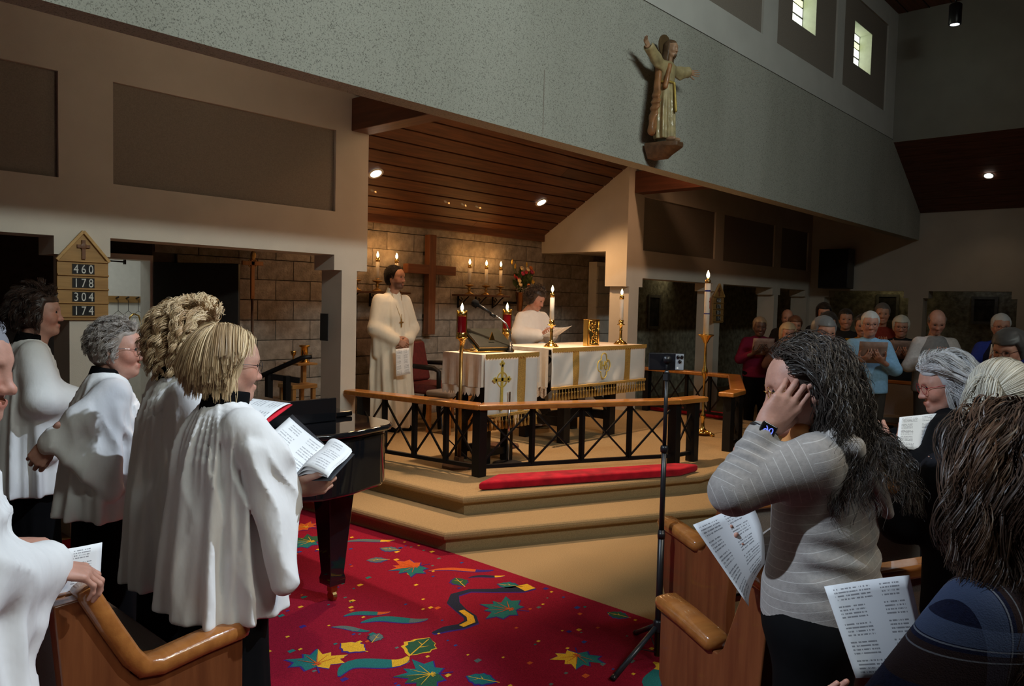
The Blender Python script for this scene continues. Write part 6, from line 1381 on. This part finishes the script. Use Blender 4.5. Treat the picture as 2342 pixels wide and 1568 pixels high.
# ---- woman in plaid with long brown hair (right foreground)
PL=mat('navy_plaid',(.008,.011,.034),.9,var=.15,scale=160,bump=.25,bscale=400,spec=.15); nt=PL.node_tree; Lk=nt.links; b=nt.nodes['Principled BSDF']; src=b.inputs['Base Color'].links[0].from_socket
tc=nd(nt,'ShaderNodeTexCoord'); sp_=nd(nt,'ShaderNodeSeparateXYZ'); Lk.new(tc.outputs['Object'],sp_.inputs[0])
def band(sock,period,off,width,col,fac):
    global src
    a=nd(nt,'ShaderNodeMath'); a.operation='MULTIPLY_ADD'; a.inputs[1].default_value=1/period; a.inputs[2].default_value=off; Lk.new(sock,a.inputs[0]); f=nd(nt,'ShaderNodeMath'); f.operation='FRACT'; Lk.new(a.outputs[0],f.inputs[0]); l=nd(nt,'ShaderNodeMath'); l.operation='LESS_THAN'; l.inputs[1].default_value=width; Lk.new(f.outputs[0],l.inputs[0])
    m_=nd(nt,'ShaderNodeMath'); m_.operation='MULTIPLY'; m_.inputs[1].default_value=fac; Lk.new(l.outputs[0],m_.inputs[0]); mx=nd(nt,'ShaderNodeMix'); mx.data_type='RGBA'; Lk.new(m_.outputs[0],mx.inputs[0]); Lk.new(src,mx.inputs[6]); mx.inputs[7].default_value=(*col,1); Lk.new(mx.outputs[2],b.inputs['Base Color']); src=mx.outputs[2]
for sk_ in (sp_.outputs[1],sp_.outputs[2]):
    band(sk_,.19,.35,.30,(.030,.016,.011),.75); band(sk_,.19,.0,.15,(.085,.12,.22),.55); band(sk_,.19,.02,.012,(.25,.28,.34),.6); band(sk_,.19,.11,.012,(.25,.28,.34),.5)
p,yw=(1.575,.195),math.radians(66)
F=person('woman with long wavy brown hair in a navy plaid shirt, nearest at the right',p,yw,1.485,SK_P,arms={'L':(np.array([.06,.31,.90]),np.array([.25,.14,.76])),'R':(np.array([.03,-.25,.92]),np.array([.25,-.05,.88]))},hands={'L':dict(X=(.6,-.3,.3),Z=(.2,.4,-.9),fcurl=[(.5,.7,.4)]*4)},headrot=(-.05,-.30,0),sw=.165,eyes=True,legs=True)
s=F.J['sh']
garment(F,'plaid_shirt',PL,[(.68,0,0,.150,.205),(.95,0,0,.145,.20),(1.09,0,0,.13,.195),(s-.06,-.01,0,.112,.175),(s,-.005,0,.085,.125),(s+.04,0,0,.06,.07)],[[((-.01,.155,s-.045),(.06,.315,.93),.070,.066),((.06,.315,.93),(.23,.16,.78),.062,.047)],[((-.01,-.155,s-.045),(.03,-.255,.93),.068,.062),((.03,-.255,.93),(.23,-.06,.88),.060,.045)]],hem=.68,res=.009,wr=.004,wf=20,seed=51)
legs(F,PANTS)
hm=hairmat('brown',(.095,.047,.025),(.022,.011,.007),.36)
cl_=[((-.03,0,-.19),(.075,.105,.09)),((-.05,0,-.34),(.10,.15,.18))]
o=cap(F,'hair',hm[0],.008,noise=(.003,40),extra=lambda P,d: smin(d,smax(cone(P,(-.045,0,-.02),(-.07,0,-.16),.085,.09),-.21-P[:,2],.04),.05)); base_tint(o,(.5,.5,.5))
strands(F,'waves',hm,5600,.34,lambda D:((D[:,2]>.30)|(D[:,0]<.35))&(D[:,2]>-.5)&~((D[:,0]>.52)&(D[:,2]<.60)),steps=26,layer=(.010,.036),init=(.12,1.0),g=.66,curl=(.012,6.0),clump=110,clumpf=.40,r=.0010,seed=53,coll=cl_,sweep=(-.8,.7),face=.12)
sheet('service_sheet','stapled white printed pages held by the woman in navy plaid','paper',(1.375,.425,1.02),(1.50,.335,1.01),(1.566,.398,1.160),(1.408,.497,1.153),TXT,curl=.012,thick=.002)

# ---- woman with white hair in a ponytail
p,yw=(2.58,.425),math.radians(30)
F=person('woman with smooth white hair tied back in a black band, behind the plaid shirt',p,yw,1.515,SK_P,arms={'L':(np.array([.06,.25,1.0]),np.array([.27,.12,1.05])),'R':(np.array([.05,-.25,1.0]),np.array([.25,-.1,1.05]))},headrot=(-.75,-.25,0),headoff=(-.02,0))
s=F.J['sh']; DK=mat('dark_knit',(.012,.012,.015),.9,var=.1)
garment(F,'jumper',DK,[(.75,0,0,.15,.20),(1.1,0,0,.14,.19),(s-.06,-.01,0,.11,.17),(s,0,0,.085,.12),(s+.04,0,0,.06,.07)],[[((0,.15,s-.045),(.06,.25,1.02),.065,.058),((.06,.25,1.02),(.24,.13,1.05),.055,.042)],[((0,-.15,s-.045),(.05,-.25,1.02),.065,.058)]],hem=.75,res=.016,seed=55); legs(F,PANTS)
hm=hairmat('white',(.62,.59,.50),(.34,.31,.25),.32)
tie=np.array([-.128,.0,-.012])
o=cap(F,'hair',hm[0],.007,noise=(.002,60)); base_tint(o,(.75,.75,.72))
strands(F,'smooth_strands',hm,4500,lambda D:.012+.098*np.arccos(np.clip(D@np.array([-.985,0,-.17]),-1,1)),lambda D:(D[:,2]>-.45)&~((D[:,0]>.45)&(D[:,2]<.58)),steps=18,layer=(.009,.016),init=(.3,.0),g=0,curl=(.0012,3),clump=40,clumpf=.2,r=.0010,seed=57,tip=.8,wind=lambda p,t:(tie-p)/np.maximum(np.linalg.norm(tie-p,axis=1),.02)[:,None]*.55)
strands(F,'ponytail',hm,1200,.115,lambda D:(D[:,0]<-.93),steps=12,layer=(.006,.03),init=(.9,.3),g=1.4,curl=(.004,4),clump=40,clumpf=.5,r=.0008,seed=58)
V,Q=nets(lambda P: np.abs(cone(P,tie+A_(.012,0,0),tie-A_(.012,0,.004),.016,.015))-.006,tie-.06,tie+.06,.004); npmesh('hair_band',to_head(F,V),Q,BLACKC,F.o)
# ---- woman with fluffy grey hair and red glasses
p,yw=(3.86,.83),math.radians(92)
F=person('woman with fluffy grey hair, red glasses and a black jacket holding a sheet',p,yw,1.46,SK_P,arms={'L':(np.array([.04,.25,.98]),np.array([.20,.24,1.05])),'R':(np.array([.06,-.24,.97]),np.array([.26,.0,1.08]))},hands={'L':dict(X=(.5,-.2,.7),Z=(-.1,.8,.2),fcurl=[(.5,.7,.4)]*4)},headrot=(.55,-.25,0))
s=F.J['sh']
garment(F,'jacket',BLACKC,[(.70,0,0,.16,.21),(1.1,0,0,.15,.20),(s-.06,-.01,0,.12,.185),(s,0,0,.09,.13),(s+.045,0,0,.062,.072)],[[((0,.155,s-.045),(.04,.25,.99),.072,.065),((.04,.25,.99),(.17,.24,1.04),.062,.048)],[((0,-.155,s-.045),(.06,-.24,.98),.07,.06),((.06,-.24,.98),(.24,-.02,1.07),.06,.045)]],hem=.70,res=.015,seed=61); legs(F,PANTS)
hm=hairmat('silver',(.62,.62,.63),(.34,.33,.32),.4)
o=cap(F,'hair',hm[0],.012,noise=(.006,40)); base_tint(o,(.7,.7,.7))
strands(F,'fluff',hm,4200,.165,lambda D:~((D[:,0]>.40)&(D[:,2]<.40))&(D[:,2]>-.7),steps=14,layer=(.015,.040),init=(.25,.9),g=.6,curl=(.006,6),clump=40,clumpf=.45,r=.0008,seed=63)
glasses(F,mat('red_frame',(.35,.01,.02),.3),.022)
sheet('service_sheet','white printed sheet held up by the woman with fluffy grey hair','paper',(3.526,0.972,1.077),(3.688,0.847,1.052),(3.800,0.878,1.211),(3.595,0.984,1.199),TXT)
# ---- woman with dark hair at the right edge
p,yw=(6.08,.985),math.radians(165)
F=person('woman with short dark hair and glasses at the right edge, looking down',p,yw,1.546,SK_P,arms={'L':(np.array([.05,.25,1.02]),np.array([.25,.1,1.05])),'R':(np.array([.05,-.25,1.02]),np.array([.25,-.1,1.05]))},headrot=(-.1,-.3,0),res=.005)
s=F.J['sh']; garment(F,'jacket',BLACKC,[(.70,0,0,.16,.21),(1.1,0,0,.15,.20),(s-.06,-.01,0,.12,.185),(s,0,0,.09,.13),(s+.045,0,0,.062,.072)],[[((0,.155,s-.045),(.05,.25,1.03),.07,.06),((.05,.25,1.03),(.22,.12,1.05),.06,.045)],[((0,-.155,s-.045),(.05,-.25,1.03),.07,.06),((.05,-.25,1.03),(.22,-.12,1.05),.06,.045)]],hem=.70,res=.016,seed=65); legs(F,PANTS)
hm=hairmat('darkgrey',(.06,.055,.055),(.025,.022,.022),.4); o=cap(F,'hair',hm[0],.024,noise=(.008,45)); base_tint(o,(1,1,1)); glasses(F,BLACKP,.021)

# ---- people standing on the far side
def far(label,hw,yaw,sk,hairc,top,hair='short',sleeve=None,trou=None,paper=None,res=.0095,fat=1.0,z0=0,pitch=-.15,hyaw=0,vest=None,beard=0,gl=False,bald=False,pl=None):
    h=hw[2]+.128; c,s_=math.cos(yaw),math.sin(yaw); pos=(hw[0]-.045*c,hw[1]-.045*s_)
    ar={'L':(np.array([.06,.245*fat,.64*h]),np.array([.25,.10,.70*h])),'R':(np.array([.06,-.245*fat,.64*h]),np.array([.25,-.10,.70*h]))}
    F=person(label,pos,yaw,h,sk,arms=ar,hands={'L':dict(X=(.55,-.5,.35),Z=(.2,.3,-.9),fcurl=[(.5,.6,.4)]*4,h=.010),'R':dict(X=(.55,.5,.35),Z=(.2,-.3,-.9),fcurl=[(.5,.6,.4)]*4,h=.010)},headrot=(hyaw,pitch,0),res=res,beard=beard,sw=.165*fat)
    s=F.J['sh']; q=fat
    garment(F,'shirt',top,[(.49*h,0,0,.140*q,.19*q),(.62*h,.01,0,.140*q,.185*q),(.74*h,0,0,.130,.185),(s-.05,-.005,0,.110,.17),(s,0,0,.085,.125),(s+.04,0,0,.06,.066)],[[((0,.155,s-.045),ar['L'][0],.068,.060),(ar['L'][0],ar['L'][1]-A_(.03,.0,0),.056,.040)],[((0,-.155,s-.045),ar['R'][0],.068,.060),(ar['R'][0],ar['R'][1]-A_(.03,.0,0),.056,.040)]] ,hem=.49*h,res=.017,wr=.004,wf=18,seed=int(hw[1]*100)%97)
    legs(F,trou or PANTS,hipw=(.13*q,.17*q))
    if vest is not None: garment(F,'vest',vest,[(.48*h,0,0,.150*q,.20*q),(.62*h,.01,0,.150*q,.195*q),(.74*h,0,0,.142,.195),(s-.05,-.005,0,.120,.165),(s-.0,0,0,.093,.12),(s+.035,0,0,.066,.072)],hem=.48*h,res=.017)
    hm=hairmat(hairc[0],hairc[1],tuple(x*.5 for x in hairc[1]),.45)
    t=dict(short=.010,full=.020,long=.022)[hair]
    cut=(lambda P,d: smax(d,P[:,2]-.045,.012)) if bald else None
    ext=None
    if hair=='long': ext=lambda P,d: smin(d,smax(cone(P,(-.045,0,-.0),(-.06,0,-.13),.088,.09),np.maximum(-.22-P[:,2],P[:,0]-.02),.02),.04)
    o=cap(F,'hair',hm[0],t,noise=(.005,55),res=.007,cut=cut,extra=ext); base_tint(o,(1,1,1))
    if gl: glasses(F,BLACKP,.021)
    if pl:
        f=lambda x,y,z: (pos[0]+x*c-y*s_,pos[1]+x*s_+y*c,z)
        sheet(pl[0],pl[1],'paper',f(.24,.13,.685*h),f(.24,-.13,.685*h),f(.36,-.13,.685*h+.22),f(.36,.13,.685*h+.22),pl[2],nu=4,nv=4)
    return F
def cm(n,c,**k): return mat(n,c,.85,var=.06,scale=40,bump=.06,bscale=200,**k)
BLU=cm('light_blue_knit',(.26,.46,.66)); KH=cm('olive_trousers',(.05,.042,.035)); GREYV=cm('grey_vest',(.20,.19,.18)); SHW=cm('pale_shirt',(.55,.50,.47)); TANP=mat('tan_leaflet',(.36,.24,.20),.7)
far('man with white hair in a light blue sweater holding a leaflet before the far pew',(8.41,2.626,1.525),math.radians(205),SK_P,('whitehair',(.55,.53,.50)),BLU,trou=KH,gl=True,fat=1.05,pl=('leaflet','brown-backed leaflet held by the man in the light blue sweater',TANP))
far('woman with short white hair and a black cardigan, right of the man in light blue',(10.14,2.81,1.476),math.radians(200),SK_P,('silverwhite',(.58,.55,.48)),cm('black_cardigan',(.015,.015,.018)),hair='full',gl=True,pl=('leaflet','grey leaflet held by the woman in the black cardigan',TANP))
far('balding man with bowed head in a grey vest over a pale shirt',(9.09,2.17,1.56),math.radians(205),SK_P,('greyring',(.12,.09,.075)),SHW,vest=GREYV,bald=True,pitch=-.5,fat=1.05,trou=KH)
far('man with white hair and beard in a royal blue shirt, far right',(9.16,1.60,1.532),math.radians(200),SK_P,('whitebeard',(.50,.50,.50)),cm('royal_blue',(.03,.05,.30)),gl=True,vest=cm('navy_front',(.012,.014,.035)),pl=('leaflet','white leaflet held by the man in the royal blue shirt',PAPER))
far('man in a dark red shirt behind the man in light blue',(10.14,3.03,1.63),math.radians(200),SK_T,('greyshort',(.12,.10,.09)),cm('brick_shirt',(.20,.03,.02)))
far('person in a mustard shirt hidden behind the man in light blue',(9.20,2.95,1.49),math.radians(200),SK_T,('dark2',(.03,.02,.015)),cm('mustard',(.40,.19,.02)))
far('man in a dark shirt in the dim rear, left of the man in light blue',(10.16,3.47,1.55),math.radians(205),SK_T,('dark3',(.03,.022,.018)),cm('charcoal_shirt',(.02,.018,.018)))
far('woman with dark hair and glasses, left of the man in light blue',(8.73,3.17,1.50),math.radians(205),SK_T,('dark4',(.03,.022,.018)),cm('grey_top',(.05,.05,.055)),hair='long',gl=True)
far('woman with dark hair behind the woman with glasses',(10.62,3.92,1.62),math.radians(205),SK_T,('dark5',(.02,.015,.012)),cm('dark_top',(.02,.02,.022)),hair='long')
far('woman with grey hair in a bright yellow jacket behind the curly haired woman',(6.69,2.46,1.465),math.radians(225),SK_P,('grey7',(.18,.18,.19)),cm('yellow_jacket',(.62,.58,.03)),hair='full')
far('woman with short blond hair and a magenta top, leftmost on the far side',(9.68,4.39,1.42),math.radians(215),SK_D,('shortblond',(.30,.20,.12)),cm('magenta_top',(.14,.010,.035)),pl=('leaflet','dim leaflet held by the woman in the magenta top',TANP))
far('woman with smooth blond hair, only her face showing above the curly hair',(9.65,4.00,1.35),math.radians(215),SK_P,('blond8',(.55,.40,.24)),cm('rust_top',(.10,.05,.04)),hair='long')
far('bald man in the passage behind the blond woman',(11.27,4.69,1.53),math.radians(205),SK_T,('ring9',(.05,.03,.02)),cm('dark_top2',(.03,.028,.028)),bald=True)
far('woman with brown hair in front of the bald man in the passage',(10.85,4.40,1.43),math.radians(215),SK_T,('brown10',(.14,.06,.03)),cm('brown_top',(.06,.045,.04)),hair='full')
# ------------------------------------------------------------------ carved statue on the header wall
st=thing('wall_statue','carved wooden statue of a robed figure with outstretched arms on the flecked wall','statue',(5.99,3.66,3.05))
CRM=mat('statue_cream',(.42,.34,.17),.55,var=.18,scale=14,coat=.2); ORG=mat('statue_mantle',(.36,.16,.06),.55,var=.2,scale=12,coat=.2); GLD=mat('statue_gilt',(.50,.36,.08),.45,.3,var=.15); HRS=mat('statue_hair',(.10,.055,.025),.5,var=.2); SKS=mat('statue_skin',(.42,.25,.15),.5,var=.08)
# local: x along the wall, y out of the wall is negative, z up
def robe(P):
    z=P[:,2]; th=np.arctan2(P[:,1],P[:,0]); rx=np.interp(z,[0.06,.35,.52,.60,.70,.735],[.105,.095,.075,.085,.10,.05]).astype(np.float32); ry=np.interp(z,[0.06,.35,.52,.60,.70,.735],[.085,.075,.06,.07,.065,.04]).astype(np.float32)
    d=(np.sqrt((P[:,0]/rx)**2+(P[:,1]/ry)**2)-1)*np.minimum(rx,ry); d=d-.008*np.clip((.56-z)/.3,0,1)*np.sin(11*th+.8*np.sin(5*z)); d=smax(d,np.maximum(.06-z,z-.735),.01)
    for s in(-1,1):
        e=A_(s*.20,-.012,.715 if s<0 else .69); w=A_(-.325,-.02,.775) if s<0 else A_(.275,-.05,.70)
        d=smin(d,cone(P,(s*.085,0,.685),e,.042,.042),.04); d=smin(d,cone(P,e,w,.042,.046),.03); d=smin(d,tri(P,(s*.10,-.01,.65),w-A_(0,0,.02),e-A_(0,0,.060),.014),.025)
        d=smax(d,-cone(P,w+(w-e)*.12,w+(w-e)*.8,.036,.05),.006)
    return d-.003*noise3(P,40,2)
V,Q=nets(robe,(-.42,-.22,.03),(.42,.14,.8),.0065); npmesh('robe',V,Q,CRM,st)
def mant(P):
    z=P[:,2]; d=tri(P,(-.09,.02,.72),(-.17,.035,.10),(-.06,.06,.12),.022); d=smin(d,tri(P,(-.09,.02,.72),(-.15,-.02,.35),(-.17,.035,.10),.016),.03); d=smin(d,cone(P,(-.10,-.02,.69),(.10,-.02,.69),.028,.028),.03); d=smin(d,cone(P,(-.05,-.06,.68),(-.09,-.045,.50),.020,.02),.02); d=smin(d,tri(P,(.09,.02,.72),(.13,.04,.3),(.05,.06,.3),.015),.02)
    return d-.006*np.sin(60*P[:,0]+14*np.sin(9*z))*np.clip((.7-z)*3,0,1)-.003*noise3(P,45,5)
V,Q=nets(mant,(-.25,-.14,.04),(.22,.14,.8),.0065); npmesh('mantle',V,Q,ORG,st)
npmesh('cord',*nets(lambda P: smin(np.abs(np.sqrt((P[:,0]/.083)**2+(P[:,1]/.068)**2)-1)*.07+np.abs(P[:,2]-.545)*.6-.008,cone(P,(.01,-.075,.54),(.015,-.095,.30),.010,.012),.01),(-.12,-.14,.25),(.12,.1,.6),.005),GLD,st)
Rh=rotm(-PI/2,-.1,0)
V,Q=nets(lambda P: head_sdf(P,male=1),(-.125,-.105,-.215),(.14,.105,.14),.007); sc=.60; hd=np.array((0,-.035,.835)); npmesh('head',hd+V@Rh.T*sc,Q,SKS,st)
def sh(P):
    d=ell(P,(-.014,0,.034),(.108,.088,.101)); d=smin(d,smax(cone(P,(-.03,0,0),(-.035,0,-.16),.088,.105),-.2-P[:,2],.02),.04); face=np.maximum(.02-P[:,0],P[:,2]-.07); d=smax(d,-face,.012); d=smin(d,cone(P,(.075,0,-.095),(.07,0,-.14),.030,.012),.015); return d-.004*noise3(P,70,1)
V,Q=nets(sh,(-.2,-.17,-.25),(.17,.17,.2),.008); npmesh('hair',hd+V@Rh.T*sc,Q,HRS,st)
obj('halo',MB().tube([(0,.02,.87),(0,.032,.87)],.100,26),mat('halo_bronze',(.16,.10,.045),.5,.3),st)
for s in(-1,1):
    v,q,t=hand_mesh((-.33,-.02,.778) if s<0 else (.285,-.052,.70),(-.8,-.05,.5) if s<0 else (.9,-.3,.05),(0,.9,.2),-s,fcurl=[(.2,.3,.2)]*4,h=.005,sc=.62,spread=.2); npmesh('hand',v,q,SKS,st)
for s in(-1,1): npmesh('foot',*nets(lambda P: ell(P,(s*.04,-.085,.055),(.025,.05,.022)),(-.1,-.16,.0),(.1,.0,.1),.006),SKS,st)
obj('console',MB().add([(x,y,z) for z,w,d0 in((.03,.115,-.16),(-.01,.115,-.16),(-.10,.06,-.02)) for x,y in((-w,.135),(w,.135),(w*.9,d0*.5),(w*.45,d0),(-w*.45,d0),(-w*.9,d0*.5))],[tuple(range(6))[::-1],tuple(range(12,18))]+[(k*6+i,k*6+(i+1)%6,k*6+6+(i+1)%6,k*6+6+i) for k in range(2) for i in range(6)]),wood('console_wood',(.17,.085,.04),(.10,.048,.022),.5,'X',.1),st,bevel=.008)
